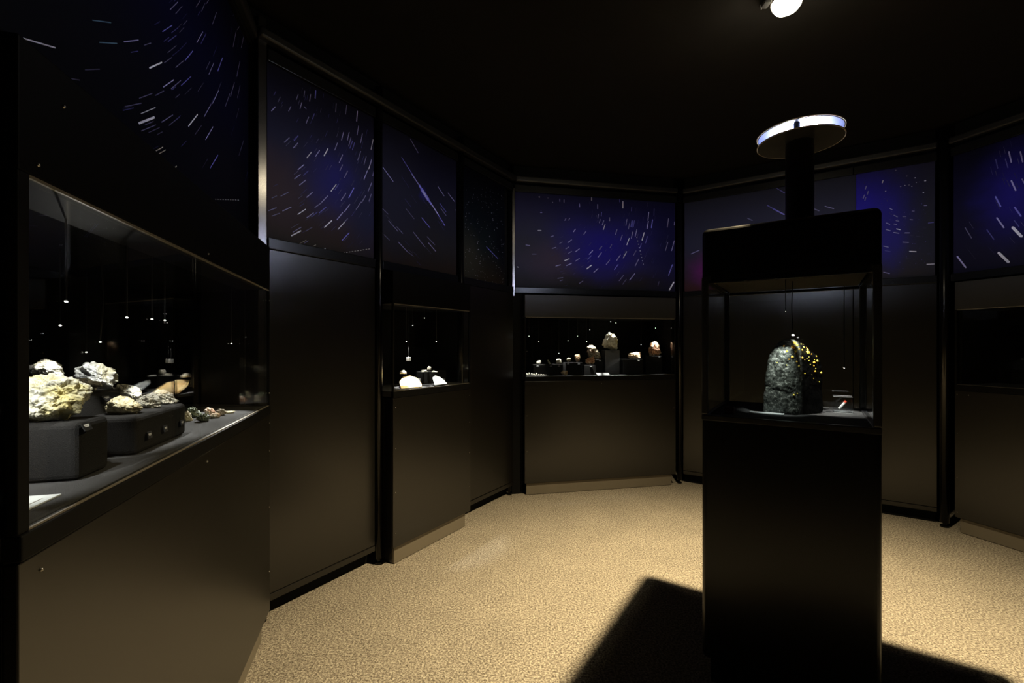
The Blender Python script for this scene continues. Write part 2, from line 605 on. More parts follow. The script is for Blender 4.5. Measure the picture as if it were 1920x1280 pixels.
def post(p, label, r=0.0235, z1=2.95, clamps=()):
    t = empty('post', (p.x, p.y, 0), label, 'post')
    link_bm('shaft', lathe_bm([(0, 0.035), (r, 0.035), (r, z1), (0, z1)], 28, (p.x, p.y, 0)), M_POST, t, smooth=False)
    o = t.children[-1] if t.children else None
    for ob in (o,):
        if ob:
            for pl in ob.data.polygons:
                pl.use_smooth = abs(pl.normal.z) < 0.5
    link_bm('foot', lathe_bm([(0, 0), (r * 0.95, 0), (r * 0.95, 0.012), (r * 0.4, 0.016), (r * 0.4, 0.034), (0, 0.034)], 16, (p.x, p.y, 0)),
            M_BLACK, t)
    for z in clamps:
        link_bm('clamp', lathe_bm([(r, z), (r * 1.35, z), (r * 1.35, z + 0.03), (r, z + 0.03)], 20, (p.x, p.y, 0)), M_FRAME, t)
    return t


def wp(W, px, q):
    t = W.depth(px, q)
    return Vector(((px - CX) / F_PX * t, t, 0))


post(wp(WA, 18, -0.545), 'nearest black post at the left edge of the photo', clamps=(1.61, 1.03), r=0.014, z1=1.80)
pp = wp(WB, 491.5, QB - .02)
t = empty('post', (pp.x, pp.y, 0), 'flat satin corner upright right of the big left star picture, catching the lamp light', 'post')
wbox('shaft', WB, WB.u(484, QB), WB.u(500, QB), QB - 0.040, QB + 0.001, 0.035, 2.95, M_STRIP, t, 0.0015)
link_bm('foot', lathe_bm([(0, 0), (.02, 0), (.02, .012), (.01, .016), (.01, .034), (0, .034)], 16, (pp.x, pp.y, 0)), M_BLACK, t)
post(wp(WB, 710, QB - 0.005), 'black post between the tall dark panel and the narrow display case')
post(wp(WB, 864, QB - 0.005), 'black post right of the meteor picture')
t = post(wp(WE, 955, QE - 0.012), 'black corner post left of the blue star picture on the back wall')
wbox('flat_face', WE, WE.u(960.5, QE), WE.u(965, QE), QE - 0.02, QE + 0.002, 1.80, 2.78, M_STRIP, t, 0.001)
post(wp(WE, 1274, QE - 0.01), 'black corner post right of the blue star picture on the back wall')
post(wp(WF, 1771, QF + 0.03), 'black corner post between the pale star picture and the rightmost display case', r=0.028)

# ---------------------------------------------------------------- posters


def dir_field(segs):
    out = []
    for s in segs:
        out.append((0.5 * (s[0] + s[2]), 0.5 * (s[1] + s[3]), s[2] - s[0], s[3] - s[1]))
    return out


def poster(W, q, u0, u1, z0, z1, mat, label, segs, dots, nfaint, seed, dashes=()):
    """segs in photo pixels (x0,y0,x1,y1,brightness,tone,width_px)"""
    rng = random.Random(seed)
    c = W.pt((u0 + u1) / 2, q, z0)
    bm = bmesh.new()
    bm_hexa(bm, [W.pt(u0, q - 0.006, z0), W.pt(u1, q - 0.006, z0), W.pt(u1, q, z0), W.pt(u0, q, z0),
                 W.pt(u0, q - 0.006, z1), W.pt(u1, q - 0.006, z1), W.pt(u1, q, z1), W.pt(u0, q, z1)])
    uvl = bm.loops.layers.uv.new('UVMap')
    for f in bm.faces:
        for l in f.loops:
            uu = l.vert.co.dot(W.a)
            l[uvl].uv = ((uu - u0) / (u1 - u0), (l.vert.co.z - z0) / (z1 - z0))
    o = link_bm('star_poster', bm, mat, None, origin=c)
    tag(o, label, 'poster')
    # ink
    verts, faces, cols = [], [], []

    def stroke(a, b, w, colr, taper=1.0):
        du, dz = b[0] - a[0], b[1] - a[1]
        l = math.hypot(du, dz) or 1e-6
        px_, pz_ = -dz / l * w / 2, du / l * w / 2
        i = len(verts)
        # rectangle with slightly pointed ends
        ex, ez = du / l * w * 0.5, dz / l * w * 0.5
        pts = [(a[0] - ex, a[1] - ez), (a[0] + px_, a[1] + pz_), (b[0] + px_ * taper, b[1] + pz_ * taper),
               (b[0] + ex, b[1] + ez), (b[0] - px_ * taper, b[1] - pz_ * taper), (a[0] - px_, a[1] - pz_)]
        for (u, z) in pts:
            u = min(max(u, u0 + 0.002), u1 - 0.002)
            z = min(max(z, z0 + 0.002), z1 - 0.002)
            verts.append(W.pt(u, q + 0.0006, z) - c)
        faces.append([i + k for k in range(6)])
        cols.append(colr)

    TONE = {'w': (0.86, 0.86, 1.0), 'b': (0.28, 0.27, 1.0), 't': (0.22, 0.42, 0.62), 'y': (1.0, 0.9, 0.72), 'v': (0.55, 0.52, 1.0)}
    for s in segs:
        t = W.depth((s[0] + s[2]) / 2, q)
        w = s[6] * t / F_PX
        a_, b_ = W.uz(s[0], s[1], q), W.uz(s[2], s[3], q)
        cc = TONE[s[5]]
        br = s[4]
        stroke(a_, b_, w, tuple(x * br for x in cc))
    for d in dots:
        a_ = W.uz(d[0], d[1], q)
        t = W.depth(d[0], q)
        w = d[3] * t / F_PX
        cc = TONE[d[4]]
        stroke((a_[0] - w * 0.1, a_[1]), (a_[0] + w * 0.1, a_[1]), w, tuple(x * d[2] for x in cc))
    for (x0, y0, x1, y1, n, br) in dashes:
        for i in range(n):
            f0, f1 = i / n, (i + 0.45) / n
            a_ = W.uz(x0 + (x1 - x0) * f0, y0 + (y1 - y0) * f0, q)
            b_ = W.uz(x0 + (x1 - x0) * f1, y0 + (y1 - y0) * f1, q)
            stroke(a_, b_, 1.3 * W.depth(x0, q) / F_PX, (br, br, br))
    long_ = [s for s in segs if math.hypot(s[2] - s[0], s[3] - s[1]) > 6]
    if long_ and nfaint:
        S = []
        for s in long_:
            a_, b_ = W.uz(s[0], s[1], q), W.uz(s[2], s[3], q)
            S.append(((a_[0] + b_[0]) / 2, (a_[1] + b_[1]) / 2, b_[0] - a_[0], b_[1] - a_[1]))
        for i in range(nfaint):
            base = rng.choice(S)
            u = base[0] + rng.gauss(0, 0.10)
            z = base[1] + rng.gauss(0, 0.09)
            if not (u0 + 0.02 < u < u1 - 0.02 and z0 + 0.02 < z < z1 - 0.02):
                continue
            du = dz = ww = 0
            for s in S:
                w_ = 1.0 / ((s[0] - u) ** 2 + (s[1] - z) ** 2 + 0.002) ** 2
                l = math.hypot(s[2], s[3])
                sg = 1 if s[3] > 0 else -1
                du += s[2] * w_ * sg
                dz += s[3] * w_ * sg
                ww += w_
            du, dz = du / ww, dz / ww
            k_ = rng.uniform(0.5, 0.9) / 2
            br = rng.uniform(0.05, 0.22)
            cc = TONE[rng.choice('bbbvv')]
            stroke((u - du * k_, z - dz * k_), (u + du * k_, z + dz * k_), 0.0022, tuple(x * br for x in cc))
    me = bpy.data.meshes.new('star_trails')
    me.from_pydata([tuple(v) for v in verts], [], faces)
    at_ = me.color_attributes.new('ink', 'FLOAT_COLOR', 'CORNER')
    vals = []
    for f, cc in zip(faces, cols):
        for _ in f:
            vals += [cc[0], cc[1], cc[2], 1.0]
    at_.data.foreach_set('color', vals)
    me.materials.append(M_INK)
    so = bpy.data.objects.new('star_trails', me)
    so.parent = o
    so['kind'] = 'stuff'
    col.objects.link(so)
    return o


def conv(rows, ox, oy, k, wk=1.5):
    out = []
    for r in rows:
        x0, y0, x1, y1, b = r[:5]
        tone = r[5] if len(r) > 5 else 'v'
        w = r[6] if len(r) > 6 else wk
        out.append((ox + x0 * k, oy + y0 * k, ox + x1 * k, oy + y1 * k, b, tone, w))
    return out


def cdots(rows, ox, oy, k):
    return [(ox + r[0] * k, oy + r[1] * k, r[2], r[3] if len(r) > 3 else 2.0, r[4] if len(r) > 4 else 'w') for r in rows]


PA = conv([(130, 218, 315, 273, .9, 'w', 2.6), (527, 115, 633, 129, .35, 't', 1.8), (567, 242, 668, 248, .4, 't', 1.8), (707, 238, 790, 229, .6, 'v', 1.8)], 0, 0, .328)
PA += conv([(405, 230, 475, 183, .6, 'b'), (445, 302, 505, 257, .25, 'b'), (443, 382, 505, 332, .15), (310, 494, 400, 453, 1, 'w', 2.6), (655, 308, 698, 232, .6),
            (685, 315, 722, 245, .3, 'b'), (570, 438, 625, 370, .7, 'b', 1.8), (500, 490, 560, 440, .25), (410, 633, 487, 580, .7, 'v', 1.8), (468, 645, 538, 585, .35),
            (540, 622, 612, 555, .5, 'b'), (742, 540, 778, 458, .45), (807, 515, 842, 420, .8, 'b', 2), (768, 175, 798, 90, .3), (918, 340, 940, 230, .5),
            (950, 215, 964, 135, .5), (978, 345, 996, 230, .45), (945, 555, 968, 445, .35), (900, 700, 928, 600, .4), (768, 752, 812, 660, .7), (708, 848, 758, 757, .6),
            (594, 917, 660, 832, 1, 'w', 2.4), (862, 773, 895, 680, .3), (950, 710, 970, 620, .25), (718, 1015, 772, 922, .8), (752, 1222, 808, 1128, .8, 'b', 1.8),
            (248, 826, 352, 782, .7, 'w'), (233, 896, 345, 853, 1, 'w', 4), (250, 952, 355, 908, .3), (398, 888, 480, 835, .35), (452, 912, 528, 850, .2),
            (348, 1102, 407, 1070, .6, 'y'), (375, 1120, 427, 1090, .6, 'y'), (495, 1218, 507, 1208, .8, 'y', 2.2), (460, 70, 515, 15, .35), (500, 100, 548, 45, .2),
            (650, 50, 680, 0, .25), (690, 80, 715, 20, .25), (915, 115, 925, 60, .35), (130, 775, 250, 750, .2), (235, 715, 330, 678, .2), (725, 25, 740, 0, .4),
            (960, 1130, 995, 1020, .15), (1065, 1270, 1080, 1210, .3), (640, 980, 690, 910, .12), (500, 710, 530, 685, .15)], 200, 0, .2578)
PB = conv([(55, 658, 97, 612, .7), (80, 480, 105, 435, .25, 'b'), (130, 555, 155, 500, .2), (338, 530, 360, 470, .4), (250, 660, 277, 608, .5), (380, 632, 402, 563, .7),
           (428, 610, 450, 635, .5), (425, 500, 435, 430, .35), (490, 548, 503, 470, .6), (553, 512, 561, 427, .95, 'b', 1.9), (450, 800, 480, 728, .5), (523, 750, 545, 690, .5, 'b'),
           (787, 670, 795, 575, .35), (902, 695, 914, 592, .4), (1028, 775, 1038, 662, .95, 'v', 1.8), (1033, 932, 1050, 830, .5), (855, 992, 878, 903, .6), (922, 992, 943, 903, .6),
           (1073, 1022, 1094, 920, .6), (1192, 1100, 1216, 987, .8, 'w'), (937, 1060, 962, 965, .5), (950, 1085, 982, 1000, .5, 'b'), (978, 1103, 1005, 1020, .5, 'b'),
           (200, 1017, 258, 965, .4), (312, 998, 358, 942, .5, 'b'), (303, 1082, 355, 1025, .5), (460, 1193, 512, 1128, .7, 'w'), (558, 1178, 605, 1108, .7), (655, 1172, 700, 1090, 1, 'w', 1.8),
           (778, 1105, 808, 1025, .5), (828, 1250, 868, 1160, .6), (1040, 1220, 1075, 1120, .4), (1112, 1270, 1138, 1180, .4), (1180, 1280, 1200, 1212, .7)], 500, 100, .164)
PB += conv([(358, 170, 425, 115, .8), (318, 275, 385, 225, .5), (375, 347, 447, 290, .55), (420, 235, 475, 185, .3, 'b'), (162, 472, 245, 430, .3), (60, 495, 115, 470, .2),
            (182, 643, 280, 598, .5), (20, 640, 110, 606, .35), (60, 700, 150, 668, .25), (355, 682, 443, 623, .9, 'w'), (457, 487, 522, 430, .6), (628, 543, 698, 470, .6), (550, 603, 625, 550, .4),
            (735, 417, 795, 338, .8, 'w'), (780, 400, 822, 335, .4, 'b'), (835, 185, 868, 115, .4), (888, 262, 925, 185, .4), (1165, 165, 1200, 58, .9, 'w'), (1112, 280, 1152, 180, .8),
            (1213, 240, 1228, 190, .7), (1160, 415, 1200, 322, .5), (938, 492, 996, 380, .9, 'b', 1.8), (850, 522, 905, 440, .5), (1083, 550, 1132, 465, .4), (1022, 625, 1078, 540, .4),
            (1168, 530, 1195, 450, .35), (888, 652, 950, 568, .7), (803, 743, 870, 660, .7), (458, 720, 535, 665, .5), (512, 710, 580, 655, .3, 'b'), (600, 665, 680, 598, .5, 'b'),
            (660, 830, 744, 752, 1, 'w', 2), (815, 853, 892, 768, .9, 'w'), (890, 768, 925, 730, .3), (862, 978, 943, 893, .8, 'b', 1.8), (283, 926, 390, 870, 1, 'w', 2.2), (300, 885, 395, 828, .4),
            (370, 1025, 450, 978, .4, 'y'), (430, 1010, 475, 982, .3), (522, 1058, 560, 1032, .6, 'y'), (655, 1083, 670, 1072, .9, 'w', 2.6), (445, 875, 520, 828, .2)], 500, 290, .164)
PC = conv([(277, 162, 335, 265, .7), (72, 375, 148, 480, .7), (485, 520, 530, 588, .6), (560, 567, 610, 632, .5), (498, 645, 545, 708, .4, 'b'), (505, 680, 545, 735, .3),
           (363, 753, 425, 828, .7, 'b'), (413, 940, 468, 1005, .5), (188, 935, 258, 1010, .45), (260, 1010, 300, 1040, .2), (115, 775, 185, 855, .3), (65, 680, 110, 725, .25),
           (300, 860, 385, 970, .3), (245, 685, 305, 760, .2), (403, 895, 460, 955, .25), (615, 690, 630, 710, .2), (175, 820, 220, 870, .25), (80, 880, 120, 920, .2),
           (212, 300, 345, 510, .7, 'b', 1.5), (290, 428, 345, 510, .9, 'v', 2.2), (345, 510, 375, 560, 1, 'b', 4.4), (362, 540, 412, 618, .9, 'b', 7.5), (368, 548, 408, 612, 1, 'w', 3.4), (400, 600, 435, 652, 1, 'b', 4.4),
           (430, 640, 488, 732, .95, 'v', 2.2), (485, 728, 537, 812, .8, 'b', 1.5), (528, 800, 536, 810, 1, 'b', 2.4)], 700, 220, .25)
PD = conv([(848, 970, 935, 1060, .6, 'b', 1.3)], 700, 220, .25)
PE = conv([(536, 88, 536, 118, .6), (590, 95, 590, 130, .6), (292, 259, 310, 259, .8), (785, 150, 787, 188, .8), (937, 55, 938, 105, .6, 'w', 2), (1014, 155, 1014, 212, .6),
           (1018, 330, 1025, 280, .5), (1060, 305, 1065, 255, .6, 'b'), (1035, 388, 1048, 345, .5), (600, 358, 614, 332, .5), (648, 355, 664, 328, .5), (262, 485, 300, 485, .5, 'w', 2), (422, 565, 455, 553, .5),
           (108, 668, 158, 676, .5), (190, 783, 238, 783, .25), (708, 503, 735, 468, .7), (840, 535, 867, 495, .5), (638, 638, 686, 602, .6), (535, 648, 568, 630, .3), (440, 712, 488, 697, .4),
           (612, 718, 652, 692, .4), (645, 774, 686, 748, .4), (736, 752, 784, 716, .7), (598, 865, 655, 843, .9, 'w'), (486, 935, 545, 918, .6), (622, 928, 685, 900, .7), (732, 873, 785, 838, .5),
           (908, 786, 952, 738, .8), (888, 850, 935, 803, .5, 'b'), (1020, 822, 1063, 765, .7), (1035, 725, 1065, 685, .3), (878, 968, 938, 923, 1, 'w', 1.9), (965, 1015, 1020, 965, .6),
           (510, 1090, 575, 1080, .3), (540, 1120, 572, 1110, .3), (780, 1155, 828, 1123, .35), (0, 945, 12, 949, .7, 'w')], 970, 360, .1484)
PE += conv([(280, 85, 282, 125, .4, 'b'), (323, 120, 323, 200, .7, 'w', 2.2), (434, 185, 430, 240, .4, 'b'), (640, 358, 650, 255, .7), (628, 463, 645, 368, .9), (683, 450, 697, 350, .9, 'b', 1.8), (715, 300, 718, 210, .3, 'b'),
            (883, 445, 900, 335, .5), (972, 415, 977, 375, .7), (360, 422, 375, 343, .6), (392, 468, 408, 392, .4), (424, 440, 436, 360, .6, 'b'), (438, 445, 448, 360, .6, 'b'), (455, 440, 468, 360, .5, 'b'),
            (478, 560, 500, 472, .7), (428, 583, 448, 503, .6), (228, 537, 248, 475, .5), (290, 612, 316, 542, .5), (372, 667, 403, 583, .9, 'w'), (565, 607, 592, 512, 1, 'w', 1.7), (610, 643, 632, 560, .6, 'b'),
            (535, 710, 558, 650, .5, 'b'), (860, 740, 890, 635, .4), (938, 740, 972, 615, .6), (327, 832, 370, 752, .7, 'w'), (243, 865, 290, 795, .6), (455, 803, 490, 740, .3), (478, 932, 523, 845, .5),
            (112, 915, 155, 860, .5), (215, 980, 262, 915, .7, 'b'), (900, 1050, 948, 918, .8, 'b', 1.8), (408, 1110, 472, 1030, .6), (275, 1120, 330, 1052, .35), (320, 1165, 365, 1100, .2),
            (908, 1238, 966, 1138, 1, 'w', 2.6), (765, 1180, 780, 1130, .2), (75, 475, 98, 410, .8, 'w'), (62, 415, 80, 360, .6), (30, 725, 60, 685, .3), (160, 705, 182, 660, .3)], 1120, 360, .1484)
PF1 = conv([(105, 802, 148, 783, .5), (570, 443, 615, 470, .7, 'b'), (520, 538, 562, 562, .6, 'b'), (555, 558, 612, 588, .9, 'b', 2.2), (412, 608, 438, 620, .4), (755, 548, 802, 568, .5), (835, 543, 882, 556, .6)], 1260, 200, .34375)
PF2 = conv([(72, 272, 80, 248, .8, 'w'), (475, 488, 500, 487, .5), (145, 515, 168, 528, .6), (185, 580, 218, 597, .4), (360, 541, 380, 541, .4), (270, 594, 300, 594, .3), (340, 622, 365, 625, .4), (205, 633, 232, 637, .4),
            (112, 655, 145, 668, .6), (185, 664, 210, 670, .5), (515, 655, 565, 650, .4, 'b'), (210, 712, 245, 720, .9, 'w'), (110, 718, 150, 730, .5), (183, 746, 232, 754, .6), (290, 750, 333, 750, .6),
            (270, 838, 325, 842, .5), (85, 877, 130, 888, .5), (100, 920, 150, 930, .3, 'b'), (335, 927, 397, 930, .9, 'w'), (502, 1051, 582, 1048, .9, 'w'), (85, 1127, 142, 1140, .7),
            (-60, 90, -45, 65, .4), (-90, 330, -80, 300, .5), (-70, 380, -62, 350, .4), (-110, 420, -98, 385, .5), (-95, 440, -85, 410, .4)], 1640, 290, .1953)
PG = conv([(1288, -30, 1312, 72, .7, 'v', 2), (1398, -30, 1422, 70, .6, 'v', 2), (1162, 45, 1182, 130, .3, 'b'), (1255, 40, 1280, 125, .35, 'b'), (1312, 248, 1355, 342, .8, 'v', 2.2), (1415, 232, 1450, 300, .5),
           (1160, 402, 1210, 497, .7, 'b', 2.2), (1343, 503, 1405, 590, .7, 'b', 2.2), (1173, 605, 1241, 700, .8, 'v', 2.2), (1325, 697, 1410, 785, 1, 'w', 4.2), (1190, 940, 1286, 1032, 1, 'w', 4),
           (793, 975, 875, 1082, .9, 'v', 2.4), (868, 698, 930, 800, .25), (1078, 720, 1145, 812, .35, 'b'), (1340, 630, 1385, 690, .35, 'b')], 1640, 290, .1953)

rngd = random.Random(4)
DD = [(872 + 78 * rngd.random(), 352 + 185 * rngd.random(), rngd.uniform(.1, .5) ** 1.2, rngd.uniform(1.0, 2.0), 'w') for _ in range(230)]
DD = [(x, y, b, w, t) for (x, y, b, w, t) in DD if y < 530 + (x - 872) * .2]
ED = cdots([(277, 62, .9, 2.4), (447, 130, .6, 1.7), (387, 75, .2), (300, 240, .4, 1.5, 'b')], 970, 360, .1484)
ED += [(1120 + .1484 * (500 + 80 * i / 8), 360 + .1484 * (575 + 335 * i / 8), .8, 1.7, 'w') for i in range(9)]
ED += [(1120 + .1484 * 155, 360 + .1484 * (325 + 12 * i), .7, 1.3, 'w') for i in range(4)]
FD = cdots([(105, 350, .6), (250, 305, .7, 1.6), (291, 295, .8, 1.6), (357, 303, .7, 1.6), (388, 222, .8, 2), (485, 250, 1, 2.8), (467, 363, .8, 2), (308, 205, .3), (203, 150, .3), (330, 290, .3), (400, 268, .4, 1.5)], 1640, 290, .1953)
FD += [(1612 + 135 * rngd.random(), 335 + 170 * rngd.random(), rngd.uniform(.05, .3), 1.3, 'b') for _ in range(70)]

MPA = poster_mat('night_sky_left', [(0.0, (.006, .006, .010)), (0.45, (.005, .005, .013))], [(1.0, (.006, .006, .018))],
                 [(.62, .75, .50, .60, (.006, .006, .036)), (.15, .85, .30, .7, (.028, .026, .026))])
MPB = poster_mat('night_sky_violet', [(0.0, (.058, .044, .034)), (0.12, (.062, .040, .042)), (0.35, (.056, .044, .090))], [(0.62, (.032, .032, .078)), (1.0, (.014, .013, .034))],
                 [(.60, .45, .42, .34, (.026, .024, .170)), (.02, .30, .42, .35, (.082, .052, .062)), (.9, .3, .35, .5, (.030, .032, .090))])
MPC = poster_mat('night_sky_meteor', [(0.0, (.050, .034, .026)), (0.15, (.034, .030, .034)), (0.4, (.028, .028, .044))], [(0.7, (.022, .022, .050)), (1.0, (.016, .016, .044))],
                 [(.15, .55, .5, .7, (.030, .030, .058)), (.50, .60, .07, .09, (.030, .028, .22))])
MPD = poster_mat('night_sky_milky', [(0.0, (.040, .028, .016)), (0.3, (.014, .020, .022))], [(0.6, (.006, .009, .014)), (1.0, (.004, .004, .010))],
                 [(.1, .1, .5, .5, (.050, .048, .036)), (1.0, .4, .5, .6, (.004, .005, .010))])
MPE = poster_mat('night_sky_blue', [(0.0, (.030, .028, .030)), (0.10, (.036, .030, .034)), (0.24, (.040, .034, .120))], [(0.6, (.026, .022, .150)), (1.0, (.022, .022, .090))],
                 [(.05, .45, .40, .75, (.050, .048, .078)), (.22, .30, .25, .30, (.090, .060, .105)), (.52, .42, .34, .45, (.020, .014, .240)), (.98, .5, .30, .9, (.020, .019, .085))])
MPF1 = poster_mat('night_sky_pale', [(0.0, (.110, .040, .040)), (0.15, (.070, .040, .070))], [(0.5, (.058, .058, .110)), (1.0, (.044, .048, .082))],
                  [(.5, .6, .7, .7, (.052, .054, .105)), (.14, .22, .15, .30, (.140, .022, .150))])
MPF2 = poster_mat('night_sky_cobalt', [(0.0, (.060, .052, .052)), (0.2, (.048, .045, .085))], [(0.6, (.036, .034, .130)), (1.0, (.044, .042, .110))],
                  [(.05, .68, .80, .60, (.030, .020, .420)), (.40, .35, .40, .40, (.030, .024, .240)), (.95, .5, .30, .9, (.042, .042, .060))])
MPG = poster_mat('night_sky_deep_blue', [(0.0, (.022, .020, .048)), (0.4, (.020, .018, .055))], [(0.7, (.014, .013, .050)), (1.0, (.010, .009, .036))],
                 [(.22, .60, .20, .55, (.022, .016, .220))])

poster(WA, QA - 0.012, A0 + 0.01, WA.u(479, QA - .012), ZP0 - 0.0, 2.80, MPA, 'large dark star trail picture above the long rock display case at the left', PA, [], 60, 1,
       dashes=((403, 373.5, 450, 375, 10, .45),))
poster(WB, QB - 0.012, WB.u(501, QB - .012), B1 - 0.0, ZP0, ZP1, MPB, 'violet star trail picture above the tall plain dark panel', PB, [], 110, 2,
       dashes=((644, 474, 696, 466, 10, .6),))
poster(WB, QB - 0.012, C0, C1, ZP0, ZP1, MPC, 'dark picture with one bright blue meteor above the narrow display case', PC, [], 20, 3)
poster(WB, QB - 0.012, D0, WB.u(948, QB), ZP0, ZP1, MPD, 'almost black picture full of tiny stars in the back left corner', PD, DD, 0, 4)
poster(WE, QE - 0.012, E0 + 0.005, E1 - 0.005, ZP0, ZP1, MPE, 'wide blue star trail picture above the back wall display case', PE, ED, 120, 5)
poster(WF, QF - 0.012, F0 + 0.01, WF.u(1605, QF) - 0.002, ZP0, ZP1, MPF1, 'pale grey blue star picture with a magenta glow, behind the central display', PF1, [], 0, 6)
poster(WF, QF - 0.012, WF.u(1605, QF) + 0.001, F1 - 0.01, ZP0, ZP1, MPF2, 'bright cobalt star picture just right of the central display', PF2, FD, 25, 7)
poster(WG, QG - 0.012, G0 + 0.01, G1 - 0.01, ZP0, ZP1, MPG, 'rightmost dark blue star picture with thick white trails', PG, [], 25, 8)

# ---------------------------------------------------------------- display cases


def display_case(name, label, W, u0, u1, qf, qw, depth, end0=None, end1=None, side0=True, side1=True, kick=(0.0, 0.0), brass=False, left_trim=0.0, skew1=0.0, screws=(), glass1=None, felt=None, kz=0.105, hood=None):
    """qf front plane, qw wall plane behind it; the box runs 'depth' behind the front"""
    t = empty(name, W.pt((u0 + u1) / 2, qf, 0), label, 'display case')
    qb = qf - depth
    fw = 0.012
    wbox('base_panel', W, u0, u1, qf - 0.018, qf, kz + 0.008, 1.028, M_PANEL, t, 0.002)
    for s in (0, 1):
        uu = u0 if s == 0 else u1
        d = 0.018 if s == 0 else -0.018
        wbox('side_panel', W, min(uu, uu + d), max(uu, uu + d), qw - 0.03, qf - 0.019, kz + 0.008, 1.028, M_BLACK, t, 0.001)
    wbox('kick_board', W, u0 + kick[0], u1 - kick[1], qf - 0.04, qf - 0.024, 0.004, kz, M_KICK, t, 0.0015)
    wbox('kick_side', W, u0 + kick[0], u0 + kick[0] + 0.015, qw - 0.02, qf - 0.041, 0.0, kz, M_FRAME, t)
    wbox('kick_side', W, u1 - kick[1] - 0.015, u1 - kick[1], qw - 0.02, qf - 0.041, 0.0, kz, M_FRAME, t)
    wbox('lower_trim', W, u0, u1, qf - 0.02, qf + 0.004, 1.030, ZG0, M_TRIM, t, 0.003)
    wbox('hood', W, u0, u1, qw - 0.03, qf, ZG1, ZH, hood or M_HOOD, t, 0.003)
    # floor of the case, following the mitred end
    poly = [W.pt(u0 + 0.002, qf - 0.022, 0), W.pt(u1 - 0.002, qf - 0.022, 0), W.pt(u1 + skew1, qb, 0), W.pt(u0, qb, 0)]
    link_bm('case_floor', prism_bm([(p.x, p.y) for p in poly], 1.035, ZG0 - 0.001), felt or M_FELT, t)
    link_bm('case_top', prism_bm([(p.x, p.y) for p in poly], ZG1 + 0.001, ZG1 + 0.02), M_INSIDE, t)
    wbox('back_panel', W, u0 - 0.02, u1 + skew1 + 0.02, qb - 0.02, qb - 0.001, 1.0, ZG1 + 0.02, M_INSIDE, t)
    # end panels behind the wall line
    for s in (0, 1):
        if s == 0:
            p0, p1 = W.pt(u0, qw - 0.02, 0), W.pt(u0, qb, 0)
            off = W.a * -0.015
        else:
            f = (qf - qw + 0.02) / depth
            p0, p1 = W.pt(u1 + skew1 * f, qw - 0.02, 0), W.pt(u1 + skew1, qb, 0)
            off = W.a * 0.015
        link_bm('end_panel', prism_bm([(p0.x, p0.y), (p1.x, p1.y), (p1.x + off.x, p1.y + off.y), (p0.x + off.x, p0.y + off.y)],
                                      1.0, ZG1 + 0.02), M_INSIDE, t)
    gu0 = u0 + left_trim
    wbox('front_glass', W, gu0 + 0.012, u1 - 0.012, qf - 0.012, qf - 0.006, ZG0, ZG1, M_GLASS, t)
    wbox('side_glass', W, u0 + 0.003, u0 + 0.009, qw - 0.018, qf - 0.014, ZG0, ZG1, M_GLASS, t)
    wbox('side_glass', W, u1 - 0.009, u1 - 0.003, qw - 0.018, qf - 0.014, ZG0, ZG1, M_GLASS, t)
    for (a_, b_) in ((u0 - 0.001, gu0 + 0.011), (u1 - 0.011, u1 + 0.001)):
        wbox('corner_frame', W, a_, b_, qf - 0.013, qf, ZG0, ZG1, M_TRIM, t, 0.002)
    wbox('glass_bead', W, gu0 + 0.012, u1 - 0.012, qf - 0.006, qf - 0.002, ZG0, ZG0 + 0.003, M_KICK, t)
    wbox('glass_bead', W, gu0 + 0.012, u1 - 0.012, qf - 0.006, qf - 0.001, ZG1 - 0.005, ZG1, M_KICK, t)
    for (u, z) in screws:
        screw(W, u, qf + 0.0008, z, t, M_BRASS if brass else M_SCREW)
    return t


M_HOODK = simple('black_hood_laminate', (0.0028, 0.0028, 0.003), 0.6, spec=0.10, nscale=3.0, namt=0.10)
M_HOOD = simple('hood_laminate', (0.026, 0.025, 0.022), 0.45, spec=0.4, nscale=3.0, namt=0.10)

qfA = -0.519
uA0, uA1 = WA.u(34, qfA), WA.u(506, qfA)
display_case('display_case', 'long glass display case of pale ore rocks along the left side, nearest the camera', WA, uA0, uA1, qfA, QA, 0.60,
             kick=(0.05, 0.05), left_trim=0.012, skew1=0.36, hood=M_HOODK,
             screws=((uA0 + 0.045, 1.0), (uA0 + 0.02, 0.83), (WA.u(388, qfA), 1.0), (uA1 - 0.01, 0.99), (uA1 - 0.01, 0.86), (uA1 - 0.012, 0.6), (uA1 - 0.012, 0.3),
                     (uA1 - 0.012, 1.13), (uA1 - 0.012, 1.56), (WA.u(70, qfA), 1.63), (WA.u(390, qfA), 1.63), (WA.u(118, qfA), 1.75)), brass=False)
qfC = -2.112
uC0, uC1 = WB.u(737, qfC), WB.u(882, qfC)
display_case('display_case', 'narrow glass display case with glowing slabs under the meteor picture', WB, uC0, uC1, qfC, QB, 0.42, hood=M_HOODK,
             kick=(0.03, 0.035), screws=((uC0 + 0.02, 0.97), (uC0 + 0.02, 0.72), (uC0 + 0.02, 0.45), (uC0 + 0.02, 0.2), (uC1 - 0.012, 0.98), (uC1 - 0.012, 0.78), (uC1 - 0.012, 0.55), (uC1 - 0.012, 0.3)))
qfE = -3.985
uE0, uE1 = WE.u(984, qfE), WE.u(1267, qfE)
display_case('display_case', 'wide back wall glass display case with a row of small specimens under the blue picture', WE, uE0, uE1, qfE, QE, 0.50,
             kick=(0.02, 0.03), screws=((WE.u(1128, qfE), 1.0), (uE0 + 0.02, 0.72), (uE0 + 0.02, 0.4), (uE1 - 0.02, 0.75), (uE1 - 0.05, 0.15), (uE0 + 0.02, 1.3)))
qfG = -4.075
uG0 = WG.u(1790, qfG)
